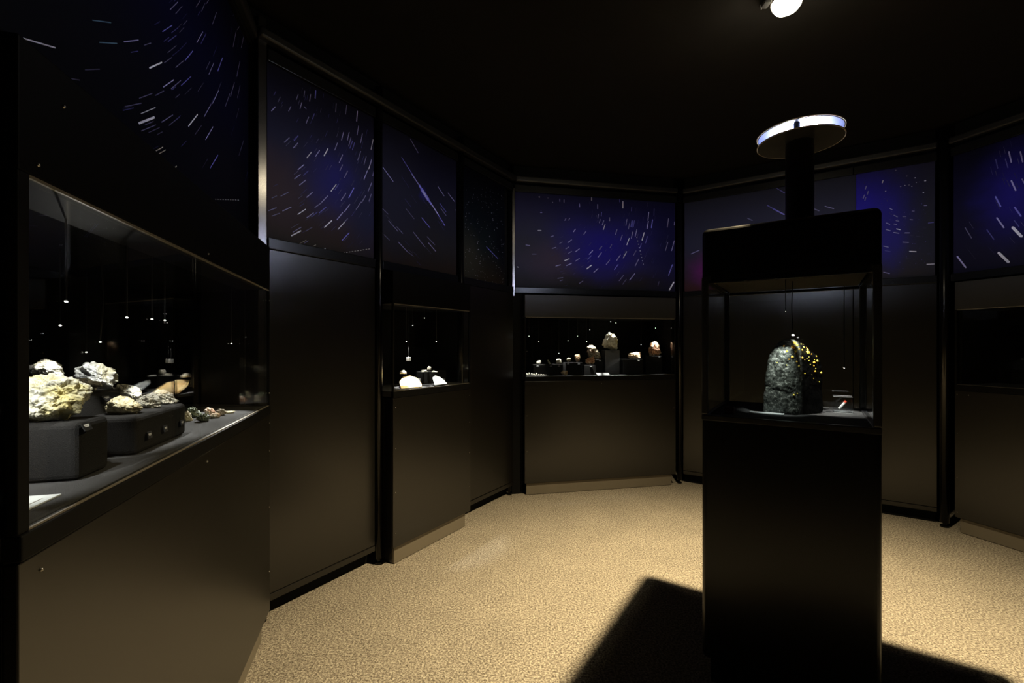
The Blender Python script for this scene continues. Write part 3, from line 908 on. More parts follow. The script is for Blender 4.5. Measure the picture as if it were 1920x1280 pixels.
display_case('display_case', 'rightmost display case with unlit black glass', WG, uG0, uG0 + 1.4, qfG, QG, 0.50, kick=(0.02, 0.03),
             screws=((uG0 + 0.015, 1.0), (uG0 + 0.015, 0.72), (uG0 + 0.015, 0.4), (uG0 + 0.08, 1.0), (uG0 + 0.015, 0.15)))
# corner filler behind case E and the wall ends
tag(link_bm('trim_6', prism_bm([(p.x, p.y) for p in (WE.pt(uE0 - 0.1, QE - 0.02, 0), WE.pt(uE0 - 0.002, QE - 0.02, 0), WE.pt(uE0 - 0.002, QE - 0.05, 0), WE.pt(uE0 - 0.1, QE - 0.05, 0))], 0, 1.826), M_DARK), kind='structure')

# ---------------------------------------------------------------- rocks


def hull_planes(pts):
    bm = bmesh.new()
    for p in pts:
        bm.verts.new(p)
    r = bmesh.ops.convex_hull(bm, input=bm.verts)
    bm.faces.ensure_lookup_table()
    c = Vector((0, 0, 0))
    hv = [v for v in bm.verts if v.link_faces]
    for v in hv:
        c += v.co
    c /= len(hv)
    N, D = [], []
    for f in bm.faces:
        f.normal_update()
        n = f.normal.copy()
        d = n.dot(f.verts[0].co - c)
        if d < 0:
            n, d = -n, -d
        if d > 1e-6 and n.length > 0.5:
            N.append(n)
            D.append(d)
    bm.free()
    return c, np.array([tuple(n) for n in N]), np.array(D)


def rock_from_points(pts, sub, amp, seed, zmin, p=44, freq=None, grow=1.03):
    c, N, D = hull_planes(pts)
    bm = bmesh.new()
    bmesh.ops.create_icosphere(bm, subdivisions=sub, radius=1.0)
    dirs = np.array([tuple(v.co) for v in bm.verts])
    proj = np.maximum(dirs @ N.T, 0) / D[None, :]
    rad = 1.0 / np.power(np.power(proj, p).sum(axis=1), 1.0 / p) * grow
    size = float(np.mean(rad))
    fq = freq or 2.6 / size
    so = Vector((seed * 3.17, seed * 1.9, seed * 0.7))
    for v, d, r in zip(bm.verts, dirs, rad):
        dv = Vector(d)
        pos = dv * float(r)
        q = pos * fq + so
        n1 = noise.fractal(q, 1.0, 2.1, 5, noise_basis='PERLIN_ORIGINAL')
        n2 = abs(noise.noise(q * 1.7 + Vector((9, 3, 5))))
        cell = noise.noise(Vector((math.floor(q.x * 2.2), math.floor(q.y * 2.2), math.floor(q.z * 2.2))))
        k = 1.0 + amp * (n1 * 1.3 - n2 * 0.9 + 0.20 + 0.16 * cell)
        n3 = abs(noise.fractal(q * 3.1, 0.9, 2.0, 3, noise_basis='PERLIN_ORIGINAL'))
        k -= amp * 0.35 * n3
        v.co = c + pos * k
        if v.co.z < zmin:
            v.co.z = zmin
    return bm


def rock(label, sil, Y, thick, mat, zmin, sub=5, amp=0.16, seed=1, name='rock', group=None):
    """angular lump: the outline at distance Y, a few random corners in front and behind"""
    rr = random.Random(seed * 7 + 1)
    cxp = sum(s[0] for s in sil) / len(sil)
    cyp = sum(s[1] for s in sil) / len(sil)
    pts = [at(x, y, Y) for (x, y) in sil]
    c = at(cxp, cyp, Y)
    k = len(sil)
    for sgn in (-1, 1):
        for i in range(5):
            x, y = sil[int((i + rr.random()) * k / 5) % k]
            p = at(x, y, Y) - c
            f = rr.uniform(.45, .8)
            pts.append(c + Vector((p.x * f, sgn * thick * rr.uniform(.3, .55), p.z * f)))
        pts.append(c + Vector((0, sgn * thick * .5, 0)))
    bm = rock_from_points(pts, sub, amp, seed, zmin)
    o = link_bm(name, bm, mat, None, smooth=False)
    tag(o, label, 'rock', group)
    return o


def riser(label, W, u0, u1, q0, q1, z0, z1, mat=None, bev=0.012, group=None):
    o = wbox('riser', W, u0, u1, q0, q1, z0, z1, mat or M_FELT2, None, bev, 3)
    for p in o.data.polygons:
        p.use_smooth = False
    return tag(o, label, 'riser', group)


def name_tag(c, xdir, up, w, h, label, lines=2, th=0.002, mat=None):
    """small plate with illegible white print lines"""
    x = Vector(xdir).normalized()
    y = Vector(up).normalized()
    n = x.cross(y).normalized()
    c = Vector(c)
    bm = bmesh.new()
    pts = []
    for dz in (-th / 2, th / 2):
        for (a_, b_) in ((-1, -1), (1, -1), (1, 1), (-1, 1)):
            pts.append(c + x * a_ * w / 2 + y * b_ * h / 2 + n * dz)
    bm_hexa(bm, pts)
    o = link_bm('name_tag', bm, mat or M_TAG, None, origin=c)
    tag(o, label, 'label')
    bm = bmesh.new()
    for i in range(lines):
        f = 0.28 - 0.36 * i
        ww = (0.62, 0.5, 0.4)[i % 3]
        hh = (0.17, 0.10, 0.08)[i % 3]
        q = []
        for sg in (-1, 1):
            base = n * (sg * (th / 2 + 0.0003))
            for (a_, b_) in ((-ww, f - hh), (ww, f - hh), (ww, f + hh), (-ww, f + hh)):
                q.append(c + x * a_ * w / 2 + y * b_ * h / 2 + base)
        bm_hexa(bm, q)
    link_bm('print', bm, M_WHITE, o)
    return o


ZF = ZG0 - 0.001
# -- left case
riser('charcoal felt riser under the biggest rock, nearest in the left case', WA, 1.155, 1.268, -0.95, -0.614, ZF, 1.190)
riser('long charcoal felt riser carrying three rocks in a row in the left case', WA, 1.386, 1.690, -0.742, -0.614, ZF, 1.168)
riser('raised charcoal felt riser at the back carrying the silver rock', WA, 1.30, 1.655, -0.93, -0.757, ZF, 1.221)
riser('tallest charcoal felt riser, behind the biggest rock', WA, 0.93, 1.29, -1.10, -0.955, ZF, 1.262)

rock('biggest grey and yellow ore rock, at the left edge of the left case',
     [(8, 790), (5, 750), (18, 728), (42, 720), (60, 711), (75, 704), (97, 703), (122, 706), (138, 714), (150, 733), (155, 752), (150, 768), (138, 779), (118, 788), (80, 794), (30, 796)],
     0.985, 0.13, R_PYRITE, 1.1885, 6, 0.15, 1)
rock('white angular rock standing above the biggest rock',
     [(60, 697), (62, 690), (75, 680), (84, 674), (92, 673), (98, 676), (106, 687), (113, 694), (115, 703), (104, 707), (72, 707)], 1.27, 0.06, R_WHITE, 1.2605, 5, 0.16, 2)
rock('yellowish rock peeking out behind the biggest rock at the glass edge',
     [(30, 708), (44, 704), (58, 708), (68, 716), (66, 725), (40, 726), (25, 722)], 1.16, 0.05, R_GOLD, 1.244, 4, 0.14, 3)
rock('low crumbly white and golden rock between the biggest and the silver rock',
     [(127, 710), (137, 708), (143, 709), (158, 709), (168, 714), (179, 717), (187, 718), (185, 724), (172, 731), (150, 731), (135, 727)], 1.31, 0.05, R_WHITE, 1.2195, 5, 0.22, 4)
rock('tall silver grey rock on the raised riser',
     [(151, 698), (157, 692), (162, 682), (169, 680), (177, 680), (187, 686), (203, 692), (213, 700), (217, 712), (213, 724), (205, 730), (160, 730), (153, 716)], 1.40, 0.07, R_SILVER, 1.2195, 5, 0.2, 5)
rock('bright white and brown rock behind the beige one on the long riser',
     [(218, 726), (222, 721), (230, 719), (242, 722), (256, 728), (264, 736), (265, 743), (256, 750), (240, 750), (222, 745)], 1.375, 0.04, R_WHITE, 1.1665, 5, 0.2, 6)
rock('beige grainy rock at the near end of the long riser',
     [(198, 764), (209, 753), (219, 743), (226, 742), (240, 747), (254, 753), (264, 762), (261, 770), (252, 775), (232, 778), (212, 779), (201, 774)], 1.225, 0.055, R_GOLD, 1.1665, 5, 0.12, 7)
rock('grey rock in the middle of the long riser',
     [(255, 752), (266, 743), (276, 739), (287, 741), (295, 748), (299, 757), (297, 765), (283, 767), (262, 767), (256, 760)], 1.345, 0.05, R_GREY, 1.1665, 5, 0.16, 8)
rock('grey brown rock at the far end of the long riser',
     [(283, 738), (290, 732), (304, 731), (316, 734), (320, 740), (326, 746), (328, 755), (316, 760), (296, 760), (286, 750)], 1.44, 0.05, R_GREY, 1.1665, 5, 0.22, 9)
small = [
    ('yellow green shard half hidden by the end of the long riser', [(345, 772), (351, 769), (356, 780), (358, 792), (348, 792)], 1.70, R_GOLD),
    ('dark greenish lump, first of the loose little rocks on the case floor', [(352, 772), (357, 762), (366, 765), (374, 772), (376, 780), (366, 784), (354, 782)], 1.80, R_GREEN),
    ('shiny green black pebble lying in front of the other loose little rocks', [(369, 783), (374, 776), (384, 775), (392, 781), (390, 789), (378, 790), (370, 788)], 1.70, R_GREEN),
    ('pinkish cream lump among the loose little rocks', [(384, 769), (390, 764), (397, 765), (404, 772), (403, 779), (390, 779), (385, 775)], 1.87, R_RED),
    ('orange flat pebble among the loose little rocks', [(394, 778), (402, 774), (411, 776), (413, 781), (404, 784), (395, 783)], 1.78, R_TAN),
    ('purple brown lump among the loose little rocks', [(407, 769), (413, 766), (422, 769), (423, 776), (415, 780), (408, 777)], 1.84, R_BROWN),
    ('flattest pale pebble, farthest of the loose little rocks', [(421, 773), (428, 770), (439, 771), (437, 775), (424, 776)], 1.90, R_GOLD)]
for i, (lb, sil, Y, m) in enumerate(small):
    rock(lb, sil, Y, 0.035, m, ZF + 0.0005, 4, 0.2, 20 + i, group='loose little rocks on the floor of the left case')

# flat printed card
c4 = [WA.pt(1.054, -0.586, 0), WA.pt(0.82, -0.586, 0), WA.pt(0.82, -0.70, 0), WA.pt(1.054, -0.70, 0)]
cp = link_bm('info_card', prism_bm([(p.x, p.y) for p in c4], ZF + 0.0005, ZF + 0.003), M_PAPER)
tag(cp, 'white printed card lying flat on the floor of the left case', 'card')
bm = bmesh.new()
for i in range(6):
    u_ = 0.84 + 0.012 * 0
    wbox_bm(WA, 0.86, 1.03 - 0.02 * (i % 3), -0.600 - i * 0.015, -0.602 - i * 0.015, ZF + 0.0031, ZF + 0.0034, bm=bm)
link_bm('print', bm, M_KICK, cp)

tdir, tn = WA.a, WA.n
for (px, py, q, w, h, lb, tilt) in ((160, 799, -0.609, 0.026, 0.019, 'black name tag on the riser of the biggest rock', .5), (199, 746, -0.75, 0.032, 0.018, 'pale name tag on the raised riser of the silver rock', .9),
                                    (279, 815, -0.609, 0.022, 0.018, 'name tag nearest the camera on the long riser', .15), (309, 803, -0.609, 0.022, 0.018, 'middle name tag on the long riser', .15),
                                    (340, 792, -0.609, 0.020, 0.015, 'farthest name tag on the long riser', .15)):
    u, z = WA.uz(px, py, q)
    name_tag(WA.pt(u, q + 0.002, z), tdir, Vector((0, 0, 1)) - tn * tilt, w, h, lb)

# ---------------------------------------------------------------- fibre lights


def fibre(px, py, Y, ztop, label, group, target=None, power=0.0, angle=40, tipr=0.0035, bend=0.0, color=(1, .97, .9), blend=.5):
    p = at(px, py, Y)
    t = empty('fibre_light', (p.x, p.y, ztop), label, 'light', group)
    mid = Vector((p.x + bend, p.y, (p.z + ztop) / 2))
    link_bm('cable', tube_bm([(p.x + bend * .3, p.y, ztop), mid, (p.x, p.y, p.z + 0.004)], 0.0018, 6), M_FIBRE, t)
    link_bm('tip', sphere_bm(p, tipr, 1, 0.55), M_TIP, t)
    if power > 0 and target is not None:
        s = spot('fibre_spot', p + (Vector(target) - p).normalized() * (tipr + 0.002), target, power * FIBRE, angle, blend, color, 0.004)
        off = Vector(s.location) - Vector((p.x, p.y, ztop))
        s.parent = t
        s.location = off
    return t


GA = 'fibre lights hanging in the left case'


def wa_d(px, q):
    return WA.depth(px, q)


fibre(124, 565, wa_d(124, -0.635), ZG1, 'hanging fibre light over the biggest rock', GA, at(100, 735, .985), 2.0, 60)
fibre(113, 610, wa_d(113, -0.84), ZG1, 'fibre light at the back over the white angular rock', GA, at(88, 690, 1.25), 1.5, 34)
fibre(238, 595, wa_d(238, -0.645), ZG1, 'fibre light over the beige grainy rock', GA, at(228, 760, 1.22), 3.2, 46)
fibre(285, 598, wa_d(285, -0.65), ZG1, 'left one of two close fibre lights over the middle of the long riser', GA, at(280, 752, 1.34), 3.2, 46)
fibre(309, 600, wa_d(309, -0.65), ZG1, 'right one of two close fibre lights over the middle of the long riser', GA, at(310, 748, 1.44), 3.2, 50)
fibre(188, 641, wa_d(188, -0.80), ZG1, 'low slanted fibre light right above the silver rock', GA, at(186, 700, 1.39), .9, 70, bend=.01)
fibre(162, 660, wa_d(162, -1.0), ZG1, 'lowest fibre light behind the silver rock', GA, at(160, 720, 1.31), .9, 75)
fibre(434, 644, wa_d(434, -0.66), ZG1, 'farthest fibre light over the loose little rocks', GA, at(390, 775, 1.80), 13.0, 66)
fibre(48, 600, wa_d(48, -0.80), ZG1, 'fibre light nearest the left glass edge', GA, at(40, 720, .98), 1.2, 50)
pz = WA.pt(0.93, -0.69, 1.40)
fibre(CX + pz.x / pz.y * F_PX, HZ - (1.40 - CAM_H) / pz.y * F_PX, pz.y, ZG1, 'fibre light at the near end of the left case, beyond the photo edge', GA, WA.pt(1.10, -0.78, 1.08), 5.0, 80)

# -- narrow case contents
ZS = ZF + 0.0005
YC = 3.0


def slab(label, pts_px, q, th, mat, name='stone_slab', zmin=None):
    """flat polished slice: outline points on a leaning plane"""
    P = [at(x, y, Y) for (x, y, Y) in pts_px]
    n = (P[1] - P[0]).cross(P[2] - P[0]).normalized()
    bm = bmesh.new()
    f = [bm.verts.new(p + n * th / 2) for p in P]
    g = [bm.verts.new(p - n * th / 2) for p in P]
    bm.faces.new(f)
    bm.faces.new(g)
    k = len(P)
    for i in range(k):
        bm.faces.new((f[i], f[(i + 1) % k], g[(i + 1) % k], g[i]))
    bmesh.ops.recalc_face_normals(bm, faces=bm.faces)
    bmesh.ops.bevel(bm, geom=bm.edges[:], offset=th * .2, segments=1, affect='EDGES')
    return tag(link_bm(name, bm, mat), label, 'slab')


def case_depth(py, z=ZF):
    return (CAM_H - z) * F_PX / (py - HZ)


# leaning amber slab and white slab on little wedge stands
slab('large amber rimmed slab leaning back, glowing in the narrow case',
     [(752, 729, 2.97), (791, 725, 3.06), (790, 719, 3.10), (782, 709, 3.16), (768, 704, 3.20), (756, 706, 3.20), (749, 716, 3.08)], 0, 0.008, R_AMBER)
slab('small white slab leaning back in the narrow case',
     [(815, 722, 3.12), (838, 719, 3.20), (826, 708, 3.27), (816, 703, 3.29), (811, 708, 3.24)], 0, 0.007, M_PAPER)
def stand(label, px, py, Y, w, h, d):
    p = at(px, py, Y)
    bm = bmesh.new()
    x, y, z = p.x, p.y, ZF + 0.0003
    v = [bm.verts.new(c) for c in ((x - w, y, z), (x + w, y, z), (x + w, y + d, z), (x - w, y + d, z), (x + w, y + d, z + h), (x - w, y + d, z + h))]
    for f in ((0, 1, 2, 3), (0, 1, 4, 5), (2, 3, 5, 4), (1, 2, 4), (0, 3, 5)):
        bm.faces.new([v[i] for i in f])
    return tag(link_bm('wedge_stand', bm, M_FELTG), label, 'stand')
stand('wedge stand behind the large amber slab', 772, 728, 3.115, .045, .055, .085)
stand('wedge stand behind the small white slab', 824, 722, 3.215, .03, .045, .07)
o = riser('narrow riser at the back of the narrow case', WB, WB.u(790, QB - .15), WB.u(835, QB - .15), QB - .22, QB - .13, ZF, 1.16, M_FELT2, .006)
for i, (lb, sil, Y) in enumerate((
        ('small white crystal, left of three on the narrow case riser', [(789, 698), (791, 693), (799, 693), (803, 697), (801, 700), (791, 700)], 3.33),
        ('upright white crystal, middle of three on the narrow case riser', [(801, 690), (803, 686), (808, 687), (809, 693), (804, 694), (801, 693)], 3.37),
        ('flat white crystal, right of three on the narrow case riser', [(808, 698), (812, 694), (819, 696), (821, 699), (810, 700)], 3.33))):
    rock(lb, sil, Y, 0.025, R_WHITE, 1.1595 if i != 1 else 1.1595, 3, .12, 40 + i, name='crystal')
# clear cube with a white crystal on a thin wire
p = at(766, 673, 3.02)
t = empty('hanging_specimen', (p.x, p.y, ZG1), 'small bright cube hanging on a wire in the narrow case', 'specimen')
link_bm('wire', tube_bm([(p.x, p.y, ZG1), (p.x, p.y, p.z + .015)], .0009, 5), M_FIBRE, t)
bm = bmesh.new(); bmesh.ops.create_cube(bm, size=.026)
for v in bm.verts: v.co = v.co + p
bmesh.ops.bevel(bm, geom=bm.edges[:], offset=.003, segments=1, affect='EDGES')
link_bm('cube', bm, M_WHITE, t)
rock('white stone at the left glass of the narrow case', [(749, 700), (750, 695), (757, 693), (762, 697), (762, 701)], 3.15, .02, R_WHITE, 1.1, 3, .12, 44)
GC = 'fibre lights hanging in the narrow case'
fibre(774, 610, 3.05, ZG1, 'fibre light over the large amber slab', GC, at(770, 718, 3.1), 26, 34)
fibre(818, 640, 3.22, ZG1, 'fibre light over the small white slab', GC, at(824, 714, 3.2), 16, 34)
fibre(796, 596, 3.3, ZG1, 'thin fibre light at the back of the narrow case', GC, at(803, 696, 3.35), 12, 30)
fibre(762, 640, 3.0, ZG1, 'fibre light beside the hanging cube', GC, at(766, 673, 3.02), 3, 50)

# -- back wall case contents
def e_riser(label, x0, x1, py, q0, dep, mat=None, group='risers in the back wall case'):
    Yc = WE.depth((x0 + x1) / 2, q0)
    z = CAM_H - (py - HZ) / F_PX * Yc
    riser(label, WE, WE.u(x0, q0), WE.u(x1, q0), q0 - dep, q0, ZF, z, mat, 0.006, group)
    return z


QE1 = -4.17
z1 = e_riser('low dark riser with three tiny specimens, leftmost in the back wall case', 1000, 1056, 683, QE1, .12)
z2 = e_riser('dark riser with the little white cup stone, second from the left', 1061, 1093, 679.5, QE1, .12)
z3 = e_riser('small dark riser in front holding the reddish rock', 1095, 1119, 684, -4.10, .09)
z4 = e_riser('dark riser holding the speckled block rock', 1097, 1131, 674, QE1 - .03, .12)
z5 = e_riser('tall pale grey riser, highest in the back wall case', 1135, 1162, 656, QE1, .10, M_FELTG)
z6 = e_riser('wide dark riser with pale left side holding the flat tan rock', 1168, 1206, 673, -4.12, .14, M_FELT2)
z7 = e_riser('dark riser at the right end holding the white topped rock', 1211, 1242, 667, -4.16, .12)


def erock(label, sil, q, thick, mat, z, sub=4, amp=.15, seed=0, group=None, name='rock'):
    cx = sum(s[0] for s in sil) / len(sil)
    rock(label, sil, WE.depth(cx, q), thick, mat, z - 0.0005, sub, amp, seed, name, group)


erock('tiny cream stone, leftmost on the low riser of the back wall case', [(1005, 680), (1007, 676), (1014, 675), (1016, 679), (1012, 683), (1006, 683)], QE1 - .05, .03, R_WHITE, z1, 3, .12, 51)
erock('thin slanted white sliver on the low riser', [(1026, 675), (1028, 674), (1033, 682), (1031, 684), (1028, 681)], QE1 - .05, .02, R_WHITE, z1, 3, .08, 52)
erock('round white dome stone on the low riser', [(1042, 681), (1043, 674), (1048, 672), (1052, 674), (1053, 681), (1047, 683)], QE1 - .05, .04, R_WHITE, z1, 4, .08, 53)
erock('small greenish cream stone on the second riser', [(1062, 673), (1065, 670), (1070, 671), (1070, 675), (1066, 679), (1063, 677)], QE1 - .05, .03, R_GOLD, z2, 3, .14, 54)
erock('white cup shaped stone on the second riser', [(1077, 666), (1080, 664), (1087, 664), (1088, 670), (1086, 677), (1081, 679), (1078, 671)], QE1 - .05, .04, R_TAN, z2, 4, .14, 55)
erock('reddish white rock in front of the speckled block', [(1097, 677), (1100, 672), (1107, 669), (1113, 669), (1115, 678), (1112, 682), (1102, 683)], -4.145, .05, R_RED, z3, 4, .2, 56)
erock('speckled grey brown block rock leaning left', [(1100, 650), (1104, 647), (1114, 648), (1118, 656), (1125, 663), (1126, 670), (1122, 674), (1112, 674), (1103, 668)], QE1 - .10, .08, R_BROWN, z4, 5, .16, 57)
erock('tallest cream rock with a pointed white top', [(1129, 646), (1131, 637), (1141, 630), (1142, 622), (1149, 627), (1157, 631), (1158, 641), (1157, 655), (1148, 656), (1142, 652), (1133, 651)], QE1 - .07, .08, R_WHITE, z5, 5, .14, 58)
erock('long flat tan rock on the wide riser', [(1176, 667), (1181, 662), (1190, 660), (1200, 659), (1203, 667), (1199, 672), (1180, 672)], -4.19, .06, R_TAN, z6, 4, .16, 59)
erock('dark rock with a white top at the right end of the back wall case', [(1216, 661), (1217, 651), (1221, 642), (1228, 639), (1234, 642), (1237, 652), (1239, 662), (1232, 667), (1218, 667)], -4.22, .07, R_RED, z7, 5, .16, 60)
erock('orange stone on the case floor below the second riser', [(1051, 698), (1056, 694), (1064, 695), (1065, 702), (1060, 704), (1054, 701)], -4.06, .03, R_TAN, ZF, 4, .2, 61)
rg = random.Random(9)
for i in range(9):
    x = 988 + i * 4.5
    w = rg.uniform(2.0, 3.0)
    h = rg.uniform(4, 7) * (1 if i < 5 else .6)
    nth = ('leftmost', 'second from the left', 'third from the left', 'fourth from the left', 'middle one', 'fourth from the right', 'third from the right', 'second from the right', 'rightmost')[i]
    erock('tiny white crystal, %s of nine in the back wall case' % nth, [(x - w, 704), (x - w * .6, 704 - h), (x + w * .5, 704 - h * .8), (x + w, 704)], -4.085, .02, R_WHITE, ZF, 2, .2, 70 + i,
          'row of tiny white crystals in the back wall case', 'crystal')
card = at(1131, 699, WE.depth(1131, -4.03))
for (x0, x1, q0, q1, lb) in ((1120, 1143, -4.02, -4.06, 'small pale card in front of the tall riser'), (1145, 1176, -4.02, -4.08, 'larger white card on the floor of the back wall case')):
    ua, ub = WE.u(x0, -4.03), WE.u(x1, -4.03)
    b = wbox_bm(WE, ua, ub, q1, q0, ZF + .0004, ZF + .003)
    if x0 == 1120:
        for v in b.verts:
            if v.co.dot(WE.n) < -4.04:
                v.co.z += .022
    tag(link_bm('info_card', b, M_PAPER), lb, 'card')
for (px, py, q, lb) in ((1008, 685.5, QE1, 'name tag of the leftmost tiny stone'), (1033, 685.5, QE1, 'name tag below the white sliver'), (1048, 685.5, QE1, 'name tag below the white dome stone'),
                        (1065, 681.5, QE1, 'name tag below the greenish cream stone'), (1085, 681.5, QE1, 'name tag below the white cup stone'), (1108, 686, -4.10, 'name tag below the reddish white rock'),
                        (1125, 675.5, QE1 - .03, 'name tag of the speckled block rock'), (1197, 675, -4.12, 'name tag of the flat tan rock'), (1236, 668.5, -4.16, 'name tag of the white topped rock'),
                        (1149, 659, QE1, 'name tag of the tallest cream rock')):
    u, z = WE.uz(px, py, q)
    name_tag(WE.pt(u, q + .0035, z - .004), WE.a, Vector((0, 0, 1)) - WE.n * .5, .026, .012, lb, 1)
GE = 'fibre lights hanging in the back wall case'
for (px, py, q, tx, ty, pw, an, lb) in ((1010, 640, QE1, 1010, 680, 3.5, 34, 'fibre light over the leftmost tiny stone'), (1048, 662, QE1 - .05, 1048, 676, .7, 80, 'low fibre light right above the white dome stone'),
                                        (1065, 638.5, QE1 - .05, 1066, 675, 2.2, 34, 'fibre light over the second riser'), (1083, 630, QE1 - .05, 1083, 670, 3.5, 30, 'fibre light over the white cup stone'),
                                        (1106, 618, QE1 - .10, 1110, 660, 7, 34, 'fibre light over the speckled block rock'), (1145, 603, QE1 - .09, 1145, 640, 6, 50, 'fibre light over the tallest cream rock'),
                                        (1202, 646, -4.15, 1192, 665, 1.6, 70, 'fibre light beside the flat tan rock'), (1229, 615, -4.2, 1228, 650, 5, 30, 'fibre light over the white topped rock'),
                                        (992, 630, -4.06, 1004, 701, 7, 32, 'leftmost fibre light over the row of tiny crystals'), (1155, 605, -4.04, 1150, 700, 5, 26, 'front fibre light over the white card'),
                                        (1100, 640, -4.07, 1106, 678, 4, 34, 'front fibre light over the reddish white rock')):
    fibre(px, py, WE.depth(px, q), ZG1, lb, GE, at(tx, ty, WE.depth(tx, q)), pw * 1.5, an, .004)

# ---------------------------------------------------------------- central display
WD = Wall(0.834, -0.552)
WD.n = -WD.n if WD.n.y > 0 else WD.n            # towards the camera
qd = WD.n.dot(Vector((0.760, 1.832, 0)))         # front plane
ud0 = WD.a.dot(Vector((0.760, 1.832, 0)))
ud1 = ud0 + 0.567
DEP = 0.573
ZB, ZT = 0.10, 1.817
cc = WD.pt((ud0 + ud1) / 2, qd - DEP / 2, 0)
cd = empty('display_pillar', cc, 'tall black display pillar with a glass chamber in the middle of the room', 'display case')
qb = qd - DEP


def rounded_box(W, u0, u1, q0, q1, z0, z1, r, seg=4, flat_top=False, flat_bottom=False, r_edge=None):
    """box with rounded vertical edges and rounded top or bottom rims"""
    bm = wbox_bm(W, u0, u1, q0, q1, z0, z1)
    bmesh.ops.recalc_face_normals(bm, faces=bm.faces)
    es = []
    for e in bm.edges:
        a_, b_ = e.verts
        vert = abs(a_.co.z - b_.co.z) > 1e-4
        top = a_.co.z > z1 - 1e-4 and b_.co.z > z1 - 1e-4
        if vert or (top and not flat_top) or ((not vert and not top) and not flat_bottom):
            es.append(e)
    bmesh.ops.bevel(bm, geom=es, offset=r, segments=seg, profile=0.5, affect='EDGES')
    return bm


link_bm('lower_body', rounded_box(WD, ud0, ud1, qb, qd, ZB, 1.052, 0.022, flat_top=True), M_BLACK, cd, smooth=False)
wbox('plinth_base', WD, ud0 + .03, ud1 - .03, qb + .03, qd - .03, 0.0, ZB + .002, M_BLACK, cd)
wbox('chamber_floor', WD, ud0 + .022, ud1 - .022, qb + .022, qd - .022, 1.045, ZF, M_FELT, cd)
for (a_, b_, c_, d_) in ((ud0, ud1, qd - .022, qd), (ud0, ud1, qb, qb + .022), (ud0, ud0 + .022, qb + .022, qd - .022), (ud1 - .022, ud1, qb + .022, qd - .022)):
    wbox('rim', WD, a_, b_, c_, d_, 1.0525, 1.074, M_FRAME, cd, .003)
link_bm('hood', rounded_box(WD, ud0, ud1, qb, qd, 1.626, ZT, 0.022, flat_bottom=True), M_BLACK, cd)
wbox('hood_ceiling', WD, ud0 + .03, ud1 - .03, qb + .03, qd - .03, 1.612, 1.625, M_TUBE, cd, .002)
for (uu, qq) in ((ud0, qd), (ud1, qd), (ud0, qb), (ud1, qb)):
    u_, q_ = (uu if uu == ud0 else uu - .024), (qq if qq == qb else qq - .024)
    wbox('corner_post', WD, u_, u_ + .024, q_, q_ + .024, 1.0745, 1.6255, M_FRAME, cd, .006, 3)
for (a_, b_, c_, d_) in ((ud0 + .025, ud1 - .025, qd - .012, qd - .006), (ud0 + .025, ud1 - .025, qb + .006, qb + .012),
                         (ud0 + .006, ud0 + .012, qb + .025, qd - .025), (ud1 - .012, ud1 - .006, qb + .025, qd - .025)):
    wbox('glass_pane', WD, a_, b_, c_, d_, 1.0745, 1.6255, M_GLASS, cd)
for (a_, b_, c_, d_) in ((ud0 + .025, ud1 - .025, qd - .024, qd - .013), (ud0 + .025, ud1 - .025, qb + .013, qb + .024),
                         (ud0 + .013, ud0 + .024, qb + .025, qd - .025), (ud1 - .024, ud1 - .013, qb + .025, qd - .025)):
    wbox('glass_clip_rail', WD, a_, b_, c_, d_, 1.598, 1.611, M_POST, cd, .002)

# meteorite
def meteor_mat():
    m, nt, b = new_mat('stony_iron_meteorite')
    tc = node(nt, 'ShaderNodeTexCoord')
    vo = node(nt, 'ShaderNodeTexVoronoi')
    vo.inputs['Scale'].default_value = 130
    nz = node(nt, 'ShaderNodeTexNoise')
    nz.inputs['Scale'].default_value = 95
    nz.inputs['Detail'].default_value = 8
    nz.inputs['Roughness'].default_value = .75
    for t_ in (vo, nz):
        nt.links.new(tc.outputs['Object'], t_.inputs['Vector'])
    cr = node(nt, 'ShaderNodeValToRGB')
    e = cr.color_ramp.elements
    e[0].position, e[0].color = .42, (.010, .012, .010, 1)
    e[1].position, e[1].color = .66, (.42, .44, .40, 1)
    k = e.new(.55)
    k.color = (.07, .08, .07, 1)
    nt.links.new(nz.outputs['Fac'], cr.inputs[0])
    # polished dark side to the right of the ridge
    sp = node(nt, 'ShaderNodeSeparateXYZ')
    nt.links.new(tc.outputs['Object'], sp.inputs[0])
    mr = node(nt, 'ShaderNodeMapRange', interpolation_type='SMOOTHSTEP')
    mr.inputs[1].default_value, mr.inputs[2].default_value = -.006, .010
    nt.links.new(sp.outputs[0], mr.inputs[0])
    mx = node(nt, 'ShaderNodeMix', data_type='RGBA')
    nt.links.new(mr.outputs[0], mx.inputs[0])
    nt.links.new(cr.outputs[0], mx.inputs[6])
    mx.inputs[7].default_value = (.004, .004, .004, 1)
    nt.links.new(mx.outputs[2], b.inputs['Base Color'])
    b.inputs['Roughness'].default_value = .4
    ms = node(nt, 'ShaderNodeMapRange')
    ms.inputs[3].default_value, ms.inputs[4].default_value = .45, .04
    nt.links.new(mr.outputs[0], ms.inputs[0])
    nt.links.new(ms.outputs[0], b.inputs['Specular IOR Level'])
    bp = node(nt, 'ShaderNodeBump')
    bp.inputs['Strength'].default_value = .9
    bp.inputs['Distance'].default_value = .003
    nt.links.new(nz.outputs['Fac'], bp.inputs['Height'])
    nt.links.new(bp.outputs['Normal'], b.inputs['Normal'])
    return m


